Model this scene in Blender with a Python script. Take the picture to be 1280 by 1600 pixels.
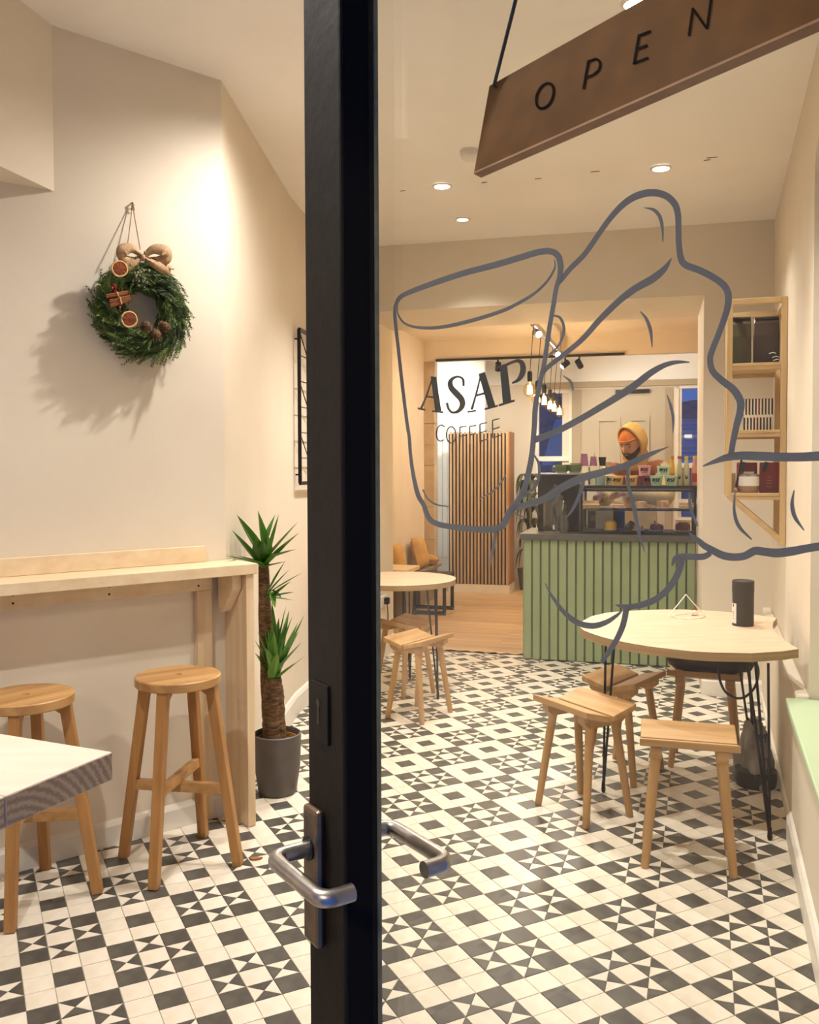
import bpy, bmesh, math, random
import numpy as np
from mathutils import Vector, Matrix
random.seed(7)
for o in list(bpy.data.objects): bpy.data.objects.remove(o)
SC = bpy.context.scene
COL = SC.collection
R = math.radians
V = Vector

# ------------------------------------------------------------------ camera
F_PX, CY_PX, PITCH, ROLL, EYE = 1393.1, 773.3, 0.03187, 0.00347, 1.43
_c, _s = math.cos(ROLL), math.sin(ROLL)
FWD = V((0, math.cos(PITCH), -math.sin(PITCH)))
_dn = V((0, -math.sin(PITCH), -math.cos(PITCH)))
CRIGHT = V((1, 0, 0)) * _c + _dn * _s
CDOWN = V((1, 0, 0)) * -_s + _dn * _c
CAM = V((0, 0, EYE))
cam = bpy.data.objects.new('camera', bpy.data.cameras.new('camera'))
COL.objects.link(cam)
m = Matrix.Identity(4)
for i in range(3):
    m[i][0] = CRIGHT[i]; m[i][1] = -CDOWN[i]; m[i][2] = -FWD[i]; m[i][3] = CAM[i]
cam.matrix_world = m
cam.data.sensor_fit = 'HORIZONTAL'
cam.data.sensor_width = 36
cam.data.lens = 36 * F_PX / 1280
cam.data.shift_y = (CY_PX - 800) / 1280
cam.data.clip_start = 0.02
SC.camera = cam

# ------------------------------------------------------------------ world, exposure
SC.view_settings.view_transform = 'Standard'
SC.view_settings.look = 'None'
SC.view_settings.gamma = 1.0
SC.view_settings.use_curve_mapping = False
SC.view_settings.exposure = 0.0
w = bpy.data.worlds.new('dusk'); SC.world = w; w.use_nodes = True
nt = w.node_tree; bg = nt.nodes['Background']
tc = nt.nodes.new('ShaderNodeTexCoord'); sx = nt.nodes.new('ShaderNodeSeparateXYZ')
cr = nt.nodes.new('ShaderNodeValToRGB')
nt.links.new(tc.outputs['Generated'], sx.inputs[0]); nt.links.new(sx.outputs['Z'], cr.inputs[0])
cr.color_ramp.elements[0].position = 0.0; cr.color_ramp.elements[0].color = (0.030, 0.105, 0.37, 1)
cr.color_ramp.elements[1].position = 0.6; cr.color_ramp.elements[1].color = (0.010, 0.032, 0.16, 1)
nt.links.new(cr.outputs[0], bg.inputs[0]); bg.inputs[1].default_value = 1.5
WARM = (1.0, 0.95, 0.895)
WARM2 = (1.0, 0.80, 0.57)
COOL = (1.0, 0.95, 0.89)
E_DOWN = 168.0      # ceiling downlights, W
E_TRACK = 70.0     # track spot heads, W
E_BULB = 24.0       # filament bulbs, W

# ------------------------------------------------------------------ pixel rays -> real points (frame 1280x1600)
def ray(x, y):
    return CRIGHT * ((x - 640) / F_PX) + CDOWN * ((y - CY_PX) / F_PX) + FWD
def fp(x, y, z=0.0):
    d = ray(x, y); return CAM + d * ((z - EYE) / d.z)
def yp(x, y, Y):
    d = ray(x, y); return CAM + d * (Y / d.y)
def pl(x, y, p, n):
    d = ray(x, y); return CAM + d * ((p - CAM).dot(n) / d.dot(n))

# ------------------------------------------------------------------ materials
def srgb(r, g, b):
    f = lambda c: (c / 255 / 12.92) if c / 255 <= 0.04045 else ((c / 255 + 0.055) / 1.055) ** 2.4
    return (f(r), f(g), f(b), 1)
def mk(name):
    M = bpy.data.materials.new(name); M.use_nodes = True
    return M, M.node_tree, M.node_tree.nodes['Principled BSDF']
def mat(name, col, rough=0.6, metal=0.0, col2=None, scale=8.0, bump=0.0, stretch=(1, 1, 1), var=0.0, detail=4, spec=None, bscale=None, coat=0):
    M, t, b = mk(name)
    c1 = srgb(*col)
    b.inputs['Base Color'].default_value = c1
    b.inputs['Roughness'].default_value = rough
    b.inputs['Metallic'].default_value = metal
    if spec is not None: b.inputs['Specular IOR Level'].default_value = spec
    if coat: b.inputs['Coat Weight'].default_value = coat
    N = t.nodes.new
    if col2 or bump:
        tc = N('ShaderNodeTexCoord'); mp = N('ShaderNodeMapping'); mp.inputs['Scale'].default_value = stretch
        t.links.new(tc.outputs['Object'], mp.inputs[0])
        nz = N('ShaderNodeTexNoise'); nz.inputs['Scale'].default_value = scale; nz.inputs['Detail'].default_value = detail
        t.links.new(mp.outputs[0], nz.inputs['Vector'])
        if col2:
            rp = N('ShaderNodeValToRGB'); rp.color_ramp.elements[0].position = 0.33; rp.color_ramp.elements[1].position = 0.67
            rp.color_ramp.elements[0].color = c1; rp.color_ramp.elements[1].color = srgb(*col2)
            t.links.new(nz.outputs['Fac'], rp.inputs[0])
            out = rp.outputs[0]
            if var:
                oi = N('ShaderNodeObjectInfo'); hs = N('ShaderNodeHueSaturation'); ma = N('ShaderNodeMapRange')
                ma.inputs['To Min'].default_value = 1 - var; ma.inputs['To Max'].default_value = 1 + var
                t.links.new(oi.outputs['Random'], ma.inputs['Value']); t.links.new(ma.outputs[0], hs.inputs['Value'])
                t.links.new(out, hs.inputs['Color']); out = hs.outputs[0]
            t.links.new(out, b.inputs['Base Color'])
        if bump:
            bp = N('ShaderNodeBump'); bp.inputs['Strength'].default_value = bump; bp.inputs['Distance'].default_value = 0.01
            n2 = nz
            if bscale:
                n2 = N('ShaderNodeTexNoise'); n2.inputs['Scale'].default_value = bscale; t.links.new(mp.outputs[0], n2.inputs['Vector'])
            t.links.new(n2.outputs['Fac'], bp.inputs['Height']); t.links.new(bp.outputs[0], b.inputs['Normal'])
    return M
def emis(name, col, st):
    M, t, b = mk(name)
    b.inputs['Base Color'].default_value = (0.8, 0.8, 0.8, 1)
    b.inputs['Emission Color'].default_value = (*col, 1); b.inputs['Emission Strength'].default_value = st
    return M
def glass(name, tint=(1, 1, 1), ior=1.45, dust=0.0, rough=0.0):
    M = bpy.data.materials.new(name); M.use_nodes = True; t = M.node_tree; N = t.nodes.new
    t.nodes.remove(t.nodes['Principled BSDF']); out = t.nodes['Material Output']
    tr = N('ShaderNodeBsdfTransparent'); tr.inputs[0].default_value = (*tint, 1)
    gl = N('ShaderNodeBsdfGlossy'); gl.inputs['Roughness'].default_value = rough
    lw = N('ShaderNodeLayerWeight'); lw.inputs['Blend'].default_value = .5      # Schlick reflectance of one face, front and back alike
    pw5 = N('ShaderNodeMath'); pw5.operation = 'POWER'; pw5.inputs[1].default_value = 5; t.links.new(lw.outputs['Facing'], pw5.inputs[0])
    fr = N('ShaderNodeMath'); fr.operation = 'MULTIPLY_ADD'; f0 = ((ior - 1) / (ior + 1)) ** 2; fr.inputs[1].default_value = 1 - f0; fr.inputs[2].default_value = f0
    t.links.new(pw5.outputs[0], fr.inputs[0])
    mx = N('ShaderNodeMixShader')
    t.links.new(fr.outputs[0], mx.inputs[0]); t.links.new(tr.outputs[0], mx.inputs[1]); t.links.new(gl.outputs[0], mx.inputs[2])
    sh = mx.outputs[0]
    if dust:
        tc = N('ShaderNodeTexCoord'); nz = N('ShaderNodeTexNoise'); nz.inputs['Scale'].default_value = 9; nz.inputs['Detail'].default_value = 8
        t.links.new(tc.outputs['Object'], nz.inputs['Vector'])
        mr = N('ShaderNodeMapRange'); mr.inputs['From Min'].default_value = 0.42; mr.inputs['From Max'].default_value = 0.8
        mr.inputs['To Min'].default_value = dust * 0.5; mr.inputs['To Max'].default_value = dust * 2.5
        t.links.new(nz.outputs['Fac'], mr.inputs['Value'])
        df = N('ShaderNodeBsdfTranslucent'); df.inputs[0].default_value = (0.8, 0.78, 0.74, 1)
        m2 = N('ShaderNodeMixShader'); t.links.new(mr.outputs[0], m2.inputs[0]); t.links.new(sh, m2.inputs[1]); t.links.new(df.outputs[0], m2.inputs[2])
        sh = m2.outputs[0]
    t.links.new(sh, out.inputs['Surface'])
    return M
def wood(name, c1, c2, axis=0, rough=0.5, scale=3.0, var=0.08, fine=9, bump=0.05):
    st = [fine, fine, fine]; st[axis] = 0.7
    return mat(name, c1, rough, 0, c2, scale, bump, tuple(st), var, 6)

M_WALL = mat('wall_paint', (226, 214, 194), 0.75, 0, (222, 209, 188), 3, 0.06, bscale=30)
M_WALL2 = mat('wall_paint_warm', (234, 222, 204), 0.75, 0, (230, 216, 198), 3, 0.05, bscale=30)
M_WHITE = mat('white_paint', (236, 234, 228), 0.6, 0, (230, 228, 222), 3)
M_TRIM = mat('trim_paint', (232, 226, 214), 0.45, 0, (226, 219, 206), 6)
M_CEIL = mat('ceiling_paint', (248, 241, 232), 0.8, 0, (243, 235, 224), 2.2, 0.05, bscale=18)
M_TAUPE = mat('taupe_paint', (166, 150, 122), 0.6)
M_GROUT = mat('grout', (176, 168, 150), 0.9)
M_TW = mat('tile_white', (228, 219, 202), 0.34, 0, (216, 205, 185), 14, 0.02, var=0.03)
M_TB = mat('tile_black', (66, 63, 58), 0.4, 0, (88, 84, 76), 18, 0.03, var=0.12)
M_DOOR = mat('door_black_paint', (26, 22, 16), 0.6, 0, (32, 27, 20), 40, 0.12, spec=0.25)
M_DARK = mat('door_rebate_paint', (22, 21, 20), 0.8, spec=0.1)
M_SAGEEDGE = mat('sage_bead_paint', (132, 138, 118), 0.5, 0, (112, 118, 98), 60, 0.1)
M_PLATE = mat('worn_bronze_plate', (112, 98, 84), 0.38, 0.85, (140, 122, 100), 30, 0.03)
M_LEVER = mat('worn_steel', (176, 172, 166), 0.34, 1.0, (204, 200, 194), 40, 0.02)
M_GLASS = glass('door_glass', (0.975, 0.98, 0.965), 1.4, 0.012)
M_CLEAR = glass('clear_glass', (0.97, 0.98, 0.98), 1.45)
M_GWARE = glass('glassware', (0.9, 0.92, 0.92), 1.75)
M_WINGL = glass('window_glass', (0.9, 0.93, 0.97), 1.45)
def vinyl(name, col, tr):
    M, t, b = mk(name); b.inputs['Base Color'].default_value = srgb(*col); b.inputs['Roughness'].default_value = .6
    tl = t.nodes.new('ShaderNodeBsdfTranslucent'); tl.inputs[0].default_value = srgb(*tr); mx = t.nodes.new('ShaderNodeMixShader'); mx.inputs[0].default_value = .6
    t.links.new(b.outputs[0], mx.inputs[1]); t.links.new(tl.outputs[0], mx.inputs[2]); t.links.new(mx.outputs[0], t.nodes['Material Output'].inputs[0])
    return M
M_DECAL = vinyl('grey_vinyl', (134, 137, 140), (184, 189, 196))
M_DECAL2 = vinyl('dark_grey_vinyl', (100, 102, 100), (126, 128, 126))
M_SIGN = wood('sign_wood', (124, 86, 46), (104, 72, 38), 0, 0.6, 4, 0)
for _m in (M_SIGN,): _m.node_tree.nodes['Principled BSDF'].inputs['Specular IOR Level'].default_value = .04
M_SIGNEDGE = wood('sign_edge_wood', (176, 128, 82), (150, 104, 64), 0, 0.6, 4, 0)
M_BLACK = mat('black', (18, 17, 16), 0.45)
M_INK = mat('ink', (16, 14, 13), 1.0, spec=0.0)
M_BMETAL = mat('black_metal', (24, 23, 25), 0.4, 0.6)
M_PINE = wood('pine', (234, 212, 176), (222, 196, 156), 0, 0.6, 2.4, 0.04)
M_PINEZ = wood('pine_upright', (226, 202, 166), (206, 178, 140), 2, 0.6, 2.4, 0.04)
M_ACAX = wood('acacia', (192, 150, 96), (160, 116, 68), 0, 0.45, 3, 0.14)
M_ACAZ = wood('acacia_leg', (180, 132, 76), (158, 110, 60), 2, 0.45, 3, 0.08)
M_BEECHX = wood('oiled_board', (200, 160, 108), (178, 136, 86), 0, 0.5, 3, 0.1)
M_BEECHZ = wood('oiled_leg', (196, 154, 100), (176, 134, 84), 2, 0.5, 3, 0.08)
M_PLYTOP = mat('ply_face', (218, 190, 162), 0.45, 0, (208, 178, 146), 5, 0.01, (1, 4, 1))
M_PLYEDGE = mat('ply_edge', (176, 146, 104), 0.6, 0, (150, 120, 82), 3, 0.05, (1, 1, 60))
M_SHELF = wood('shelf_ply', (212, 182, 134), (194, 162, 112), 2, 0.55, 3, 0.06)
M_SHELFX = wood('shelf_board', (212, 182, 134), (194, 162, 112), 0, 0.55, 3, 0.06)
M_PALEWOOD = mat('pale_plank', (228, 212, 194), 0.5, 0, (216, 196, 174), 3, 0.02, (1, 6, 1))
M_SAGE = mat('sage_green', (150, 163, 124), 0.55, 0, (143, 156, 117), 4, 0.02, var=0.03)
M_SAGED = mat('sage_groove', (104, 116, 84), 0.6)
M_CTOP = mat('counter_slate', (92, 90, 84), 0.45, 0, (80, 78, 72), 20)
M_SAGESILL = mat('sage_sill', (186, 206, 168), 0.45)
M_OAKFLOOR = wood('oak_floor', (202, 170, 128), (172, 138, 98), 0, 0.45, 1.6, 0.1, 7)
M_SLAT = wood('oak_slat', (190, 162, 128), (164, 134, 102), 2, 0.5, 3, 0.1)
M_SLATBACK = mat('felt_black', (20, 16, 14), 0.9)
M_DOORPAINT = mat('taupe_door_paint', (184, 172, 148), 0.5)
M_STONE = mat('sandstone', (200, 178, 148), 0.85, 0, (184, 160, 130), 9, 0.15, var=0.05)
M_POT = mat('taupe_pot', (88, 80, 76), 0.5, 0, (80, 72, 68), 12, 0.01)
M_SOIL = mat('soil', (60, 40, 26), 0.95, 0, (92, 62, 38), 60, 0.6)
M_BARK = mat('bark', (122, 92, 58), 0.9, 0, (74, 54, 36), 30, 0.9, (1, 1, 3))
M_LEAF = mat('yucca_leaf', (98, 144, 42), 0.4, 0, (60, 108, 32), 5, 0.0, (1, 1, 1), 0.2)
M_LEAFD = mat('palm_leaf', (70, 74, 34), 0.5, 0, (48, 54, 26), 8)
M_NEEDLE = mat('fir_green', (62, 84, 28), 0.6, 0, (112, 132, 58), 16)
M_NEEDLE2 = mat('fir_dark', (34, 50, 18), 0.7, 0, (60, 82, 32), 16)
M_HOLLY = mat('bay_leaf', (92, 118, 44), 0.4, 0, (60, 86, 28), 10)
M_SEED = mat('grey_seedhead', (176, 172, 140), 0.8, 0, (120, 118, 84), 60)
M_RIBBON = mat('hessian', (190, 154, 116), 0.85, 0, (168, 134, 98), 120, 0.2)
M_ORANGE = mat('dried_orange', (158, 78, 28), 0.5, 0, (98, 38, 16), 40, 0.2)
M_RIND = mat('orange_rind', (226, 186, 122), 0.7)
M_CINN = mat('cinnamon', (150, 84, 44), 0.7, 0, (120, 62, 32), 30, 0.1)
M_BERRY = mat('red_berry', (140, 16, 20), 0.3)
M_CONE = mat('brown_seedhead', (112, 82, 46), 0.8, 0, (70, 50, 28), 50, 0.4)
M_STRING = mat('jute', (150, 116, 80), 0.9)
M_MUSTARD = mat('mustard_cloth', (206, 162, 96), 0.9, 0, (190, 144, 76), 14, 0.25)
M_GREYBOX = mat('grey_board', (132, 118, 100), 0.7)
M_SKIN = mat('skin', (206, 150, 122), 0.5, 0, (196, 138, 110), 12)
M_BEARD = mat('beard', (42, 28, 22), 0.85, 0, (62, 42, 32), 80, 0.3)
M_BEANIE = mat('orange_knit', (210, 122, 34), 0.9, 0, (190, 102, 24), 40, 0.4, (3, 3, 0.6))
M_HOOD = mat('mustard_hood', (218, 178, 100), 0.9, 0, (204, 160, 80), 10, 0.2)
M_RUST = mat('rust_yoke', (156, 82, 44), 0.8, 0, (142, 72, 36), 12, 0.15)
M_CREAM = mat('cream_jacket', (206, 190, 146), 0.75, 0, (190, 172, 126), 12, 0.25)
M_TROUS = mat('trousers', (54, 52, 56), 0.85)
M_SHOE = mat('shoe', (60, 44, 34), 0.6)
M_EYE = mat('eye_dark', (24, 18, 16), 0.2)
M_LIP = mat('lip', (176, 104, 92), 0.5)
M_MUG = mat('sage_glaze', (104, 128, 92), 0.3)
M_LILAC = mat('lilac_cup', (176, 122, 158), 0.4)
M_NAVY = mat('dark_cup', (34, 34, 44), 0.4)
M_PEACH = mat('peach_cup', (226, 190, 150), 0.5)
M_CERAM = mat('white_ceramic', (232, 228, 220), 0.3)
M_PINK = mat('pink_tub', (232, 164, 172), 0.45)
M_MINT = mat('mint_tub', (184, 218, 192), 0.45)
M_YELT = mat('cream_yellow_tub', (232, 190, 118), 0.45)
M_BLUET = mat('pale_blue_tub', (170, 206, 204), 0.45)
M_MAUVE = mat('mauve_tub', (170, 96, 116), 0.45)
M_JUICE = mat('orange_juice', (244, 188, 40), 0.3)
M_LEMON = mat('lemonade', (204, 202, 164), 0.3)
M_ROSE = mat('rose_lemonade', (226, 164, 136), 0.3)
M_CAPR = mat('red_cap', (196, 50, 56), 0.4)
M_CAPY = mat('yellow_cap', (222, 204, 52), 0.4)
M_CAPO = mat('amber_cap', (206, 150, 70), 0.4)
M_PASTRY = mat('golden_pastry', (206, 160, 92), 0.7, 0, (170, 114, 56), 30, 0.4)
M_CAKEY = mat('yellow_cake', (222, 176, 60), 0.7, 0, (190, 140, 40), 40, 0.4)
M_CAKEB = mat('brown_cake', (130, 70, 32), 0.8, 0, (80, 42, 20), 50, 0.5)
M_ICING = mat('icing', (238, 230, 214), 0.5)
M_MACH = mat('machine_black', (30, 26, 24), 0.4)
M_STEEL = mat('steel', (176, 172, 166), 0.3, 1.0)
M_BRASS = mat('brass', (170, 130, 70), 0.35, 1.0)
M_COFBAG = mat('dark_foil_bag', (58, 44, 34), 0.35, 0, (40, 32, 26), 8, 0.3)
M_COFBAG2 = mat('olive_foil_bag', (66, 58, 34), 0.35, 0, (48, 42, 26), 8, 0.3)
M_STRIPEW = mat('stripe_cream', (236, 222, 200), 0.6)
M_RED = mat('red_foil', (132, 22, 24), 0.4, 0, (104, 14, 18), 10, 0.1)
M_TAN = mat('tan_glaze', (150, 120, 88), 0.5)
M_CANIS = mat('black_tin', (46, 42, 36), 0.6, 0, (56, 50, 42), 60, 0.03)
M_LABEL = mat('white_label', (228, 222, 212), 0.6)
M_WIRE = mat('white_wire', (238, 230, 212), 0.4)
M_BAGBLK = mat('black_bag', (32, 27, 24), 0.6, 0, (44, 38, 32), 12, 0.2)
M_POLY = mat('grey_plastic_bag', (156, 150, 144), 0.4, 0, (92, 88, 86), 7, 0.5)
M_BLUE = mat('blue_twine', (44, 54, 130), 0.6)
M_DRYLEAF = mat('dry_leaf', (150, 104, 58), 0.8)
M_HILL = mat('night_hill', (160, 162, 170), 0.95, 0, (136, 138, 146), 1.5)
M_ROOF = mat('night_roof', (214, 218, 224), 0.8)
M_HWALL = mat('night_wall', (150, 150, 160), 0.9)
M_LIT = emis('lit_window', (1.0, 0.86, 0.6), 1.2)
M_LAMP = emis('downlight_face', (1.0, 0.93, 0.82), 30)
M_LAMP2 = emis('small_downlight_face', (1.0, 0.95, 0.88), 8)
M_SPOTF = emis('spot_face', (1.0, 0.95, 0.88), 40)
M_FIL = emis('filament', (1.0, 0.66, 0.28), 40)
M_BULB = glass('bulb_glass', (1.0, 0.86, 0.62), 1.35)

# ------------------------------------------------------------------ mesh helpers
class MB:
    def __init__(s): s.v = []; s.f = []; s.m = []
    def add(s, vs, fs, mi=0):
        n = len(s.v); s.v += [V(p) for p in vs]; s.f += [[i + n for i in f] for f in fs]; s.m += [mi] * len(fs); return s
    def box(s, c, size, rot=None, mi=0, top=None):
        hx, hy, hz = size[0] / 2, size[1] / 2, size[2] / 2
        tx, ty = top if top else (1, 1)
        P = [V((x * hx * (tx if z > 0 else 1), y * hy * (ty if z > 0 else 1), z * hz)) for z in (-1, 1) for y in (-1, 1) for x in (-1, 1)]
        if rot is not None: P = [rot @ p for p in P]
        c = V(c)
        return s.add([p + c for p in P], [(0, 2, 3, 1), (4, 5, 7, 6), (0, 1, 5, 4), (2, 6, 7, 3), (0, 4, 6, 2), (1, 3, 7, 5)], mi)
    def bar(s, a, b, wx, wy=None, side=None, mi=0, w2=None):
        a, b = V(a), V(b); wy = wy or wx; k = w2 or 1
        t = (b - a).normalized(); sd = V(side) if side is not None else (V((0, 0, 1)) if abs(t.z) < .9 else V((1, 0, 0)))
        u = (sd - t * sd.dot(t)).normalized(); w_ = t.cross(u)
        P = []
        for p, q in ((a, 1), (b, k)):
            for i, j in ((-1, -1), (1, -1), (1, 1), (-1, 1)): P.append(p + u * (i * wx / 2 * q) + w_ * (j * wy / 2 * q))
        return s.add(P, [(3, 2, 1, 0), (4, 5, 6, 7), (0, 1, 5, 4), (1, 2, 6, 5), (2, 3, 7, 6), (3, 0, 4, 7)], mi)
    def tube(s, pts, r, n=8, mi=0, closed=False):
        pts = [V(p) for p in pts]; N = len(pts)
        rs = r if isinstance(r, (list, tuple)) else [r] * N
        T = []
        for i in range(N):
            a = pts[i - 1] if (i or closed) else pts[i]; b = pts[(i + 1) % N] if (i < N - 1 or closed) else pts[i]
            T.append((b - a).normalized())
        u = T[0].orthogonal().normalized(); P = []
        for i in range(N):
            u = (u - T[i] * u.dot(T[i])).normalized(); w_ = T[i].cross(u)
            for k in range(n):
                a = 2 * math.pi * k / n; P.append(pts[i] + (u * math.cos(a) + w_ * math.sin(a)) * rs[i])
        fs = []
        for i in range(N if closed else N - 1):
            for k in range(n):
                j = (i + 1) % N; fs.append((i * n + k, i * n + (k + 1) % n, j * n + (k + 1) % n, j * n + k))
        if not closed: fs += [tuple(range(n - 1, -1, -1)), tuple((N - 1) * n + k for k in range(n))]
        return s.add(P, fs, mi)
    def lathe(s, prof, c=(0, 0, 0), n=24, mi=0, rot=None, cap=True):
        c = V(c); P = []
        for r, z in prof:
            for k in range(n):
                a = 2 * math.pi * k / n; p = V((r * math.cos(a), r * math.sin(a), z))
                P.append((rot @ p if rot is not None else p) + c)
        fs = [(i * n + k, i * n + (k + 1) % n, (i + 1) * n + (k + 1) % n, (i + 1) * n + k) for i in range(len(prof) - 1) for k in range(n)]
        if cap and prof[0][0] > 1e-5: fs.append(tuple(range(n - 1, -1, -1)))
        if cap and prof[-1][0] > 1e-5: fs.append(tuple((len(prof) - 1) * n + k for k in range(n)))
        return s.add(P, fs, mi)
    def prism(s, poly, d, mi=0, mi_side=None):
        poly = [V(p) for p in poly]; d = V(d); n = len(poly)
        s.add(poly + [p + d for p in poly], [tuple(range(n - 1, -1, -1)), tuple(range(n, 2 * n))], mi)
        b = len(s.v) - 2 * n; sd = mi if mi_side is None else mi_side
        for i in range(n): s.f.append([b + i, b + (i + 1) % n, b + n + (i + 1) % n, b + n + i]); s.m.append(sd)
        return s
    def ball(s, c, r, n=10, sc=(1, 1, 1), rot=None, mi=0):
        c = V(c); h = max(4, n // 2); P = []
        for i in range(h + 1):
            t = math.pi * i / h
            for k in range(n):
                a = 2 * math.pi * k / n
                p = V((r * sc[0] * math.sin(t) * math.cos(a), r * sc[1] * math.sin(t) * math.sin(a), -r * sc[2] * math.cos(t)))
                P.append((rot @ p if rot is not None else p) + c)
        return s.add(P, [(i * n + k, i * n + (k + 1) % n, (i + 1) * n + (k + 1) % n, (i + 1) * n + k) for i in range(h) for k in range(n)], mi)
    def grid(s, P, nx, ny, mi=0):
        return s.add(P, [(j * nx + i, j * nx + i + 1, (j + 1) * nx + i + 1, (j + 1) * nx + i) for j in range(ny - 1) for i in range(nx - 1)], mi)

def part(name, mb, mats, parent=None, world=False, smooth=False, bevel=0, kind=None, label=None, segs=2, solid=0):
    off = V((0, 0, 0))
    if world and parent is not None:
        q = parent
        while q is not None: off += q.location; q = q.parent
    me = bpy.data.meshes.new(name)
    me.from_pydata([p - off for p in mb.v], [], mb.f)
    mats = mats if isinstance(mats, (list, tuple)) else [mats]
    for x in mats: me.materials.append(x)
    for i, p in enumerate(me.polygons): p.material_index = mb.m[i]
    bm = bmesh.new(); bm.from_mesh(me); bmesh.ops.remove_doubles(bm, verts=bm.verts, dist=1e-6)
    bmesh.ops.recalc_face_normals(bm, faces=bm.faces); bm.to_mesh(me); bm.free()
    if smooth:
        for p in me.polygons: p.use_smooth = True
        me.set_sharp_from_angle(angle=R(42))
    o = bpy.data.objects.new(name, me); COL.objects.link(o)
    if parent is not None: o.parent = parent
    if solid:
        q = o.modifiers.new('solid', 'SOLIDIFY'); q.thickness = solid; q.offset = 0
    if bevel:
        q = o.modifiers.new('bevel', 'BEVEL'); q.width = bevel; q.segments = segs; q.limit_method = 'ANGLE'; q.angle_limit = R(40)
    if kind: o['kind'] = kind
    if label: o['label'] = label
    return o
def tag(o, label, cat, group=None):
    o['label'] = label; o['category'] = cat
    if group: o['group'] = group
    return o
def thing(name, label, cat, loc=(0, 0, 0), rz=0.0, group=None):
    o = bpy.data.objects.new(name, None); o.empty_display_size = .05; COL.objects.link(o)
    o.location = loc; o.rotation_euler = (0, 0, rz)
    return tag(o, label, cat, group)
def struct_root(name, loc=(0, 0, 0), rz=0):
    o = bpy.data.objects.new(name, None); COL.objects.link(o); o.location = loc; o.rotation_euler = (0, 0, rz); o['kind'] = 'structure'; return o
def struct(name, mb, mats, **k): return part(name, mb, mats, kind='structure', **k)
def copy_tree(root, loc, rz, label):
    r = root.copy(); COL.objects.link(r); r.location = loc; r.rotation_euler = (0, 0, rz); r['label'] = label
    for ch in root.children:
        c = ch.copy(); COL.objects.link(c); c.parent = r
        for g in ch.children:
            d = g.copy(); COL.objects.link(d); d.parent = c
    return r
def rotz(a): return Matrix.Rotation(a, 3, 'Z')
def frame3(x, y, z): return Matrix((x, y, z)).transposed()
def catmull(P, k=6):
    P = [np.array(p, float) for p in P]
    if len(P) < 3: return P
    out = []; Q = [2 * P[0] - P[1]] + P + [2 * P[-1] - P[-2]]
    for i in range(1, len(Q) - 2):
        a, b, c, d = Q[i - 1:i + 3]
        for j in range(k):
            t = j / k; out.append(.5 * (2 * b + (c - a) * t + (2 * a - 5 * b + 4 * c - d) * t * t + (3 * b - a - 3 * c + d) * t ** 3))
    out.append(P[-1]); return out
def light(name, kind, loc, energy, col, aim=None, size=0.03, cone=120, blend=0.6):
    L = bpy.data.lights.new(name, kind); L.energy = energy; L.color = col
    L.shadow_soft_size = size
    if kind == 'SPOT': L.spot_size = R(cone); L.spot_blend = blend
    o = bpy.data.objects.new(name, L); COL.objects.link(o); o.location = loc
    if aim is not None: o.rotation_euler = (V(aim) - V(loc)).to_track_quat('-Z', 'Y').to_euler()
    return o

# ------------------------------------------------------------------ room frame
A = R(-15.5)
Eax = V((math.cos(A), math.sin(A), 0)); Dax = V((-math.sin(A), math.cos(A), 0))
O0 = V((0.873, 5.79, 0))
def st(s, t, z=0.0): return O0 + Eax * s + Dax * t + V((0, 0, z))
ROTE = rotz(A)
def sbox(mb, s0, s1, t0, t1, z0, z1, mi=0):
    return mb.box(st((s0 + s1) / 2, (t0 + t1) / 2, (z0 + z1) / 2), (abs(s1 - s0), abs(t1 - t0), z1 - z0), ROTE, mi)
def ceilz(x, y): return 2.99 - 0.0118 * (x + 0.755) - 0.0253 * (y - 3.65)
def ceil_pt(px, py):
    d = ray(px, py); k = 1.5 / d.z
    for _ in range(12):
        p = CAM + d * k; k = (ceilz(p.x, p.y) - EYE) / d.z
    return CAM + d * k

W1 = V((-0.755, 3.65, 0)); W1D = V((0.775, 0.632, 0)).normalized(); W1N = V((W1D.y, -W1D.x, 0))   # left wall: corner, direction, normal into the room
W2B = V((-0.665, 5.10, 0)); W2C = st(-1.42, 0)
RB = V((2.21, 5.43, 0)); RWD = V((0.318, 0.948, 0)).normalized(); RWN = V((-RWD.y, RWD.x, 0))      # right wall, normal into the room
def rw(k, off=0, z=0): return RB - RWD * k + RWN * off + V((0, 0, z))
ZC = 3.12
def wallslab(name, a, b, n_out, th=0.14, z0=0.0, z1=ZC, m_=None):
    a, b = V(a), V(b); n = V(n_out).normalized() * th
    return struct(name, MB().prism([a + V((0, 0, z0)), b + V((0, 0, z0)), b + n + V((0, 0, z0)), a + n + V((0, 0, z0))], (0, 0, z1 - z0)), m_ or M_WALL)

# ================================================================== STRUCTURE
# ---- front floor: Victorian tiles laid piece by piece
TY, TOX, TOY, TS = 0.46724, 0.14001, 2.62298, 0.234918
TU = V((math.sin(TY), -math.cos(TY), 0)); TV = V((math.cos(TY), math.sin(TY), 0)); T0 = V((TOX, TOY, 0))
q = TS / 3
poly = [W1 - W1D * 1.9, W1, W2B, W2C, st(-1.27, .86), st(0.98, .86), st(0.985, 0), RB, rw(5.2), V((0.6, 0.3, 0)), V((-2.6, 0.3, 0)), V((-2.6, 2.2, 0))]
def inside(p, P):
    c = False; n = len(P)
    for i in range(n):
        a, b = P[i], P[(i + 1) % n]
        if (a.y > p.y) != (b.y > p.y) and p.x < (b.x - a.x) * (p.y - a.y) / (b.y - a.y) + a.x: c = not c
    return c
floor = struct('floor', MB().prism([p + V((0, 0, -.05)) for p in poly], (0, 0, .0465)), M_GROUT)
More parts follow.
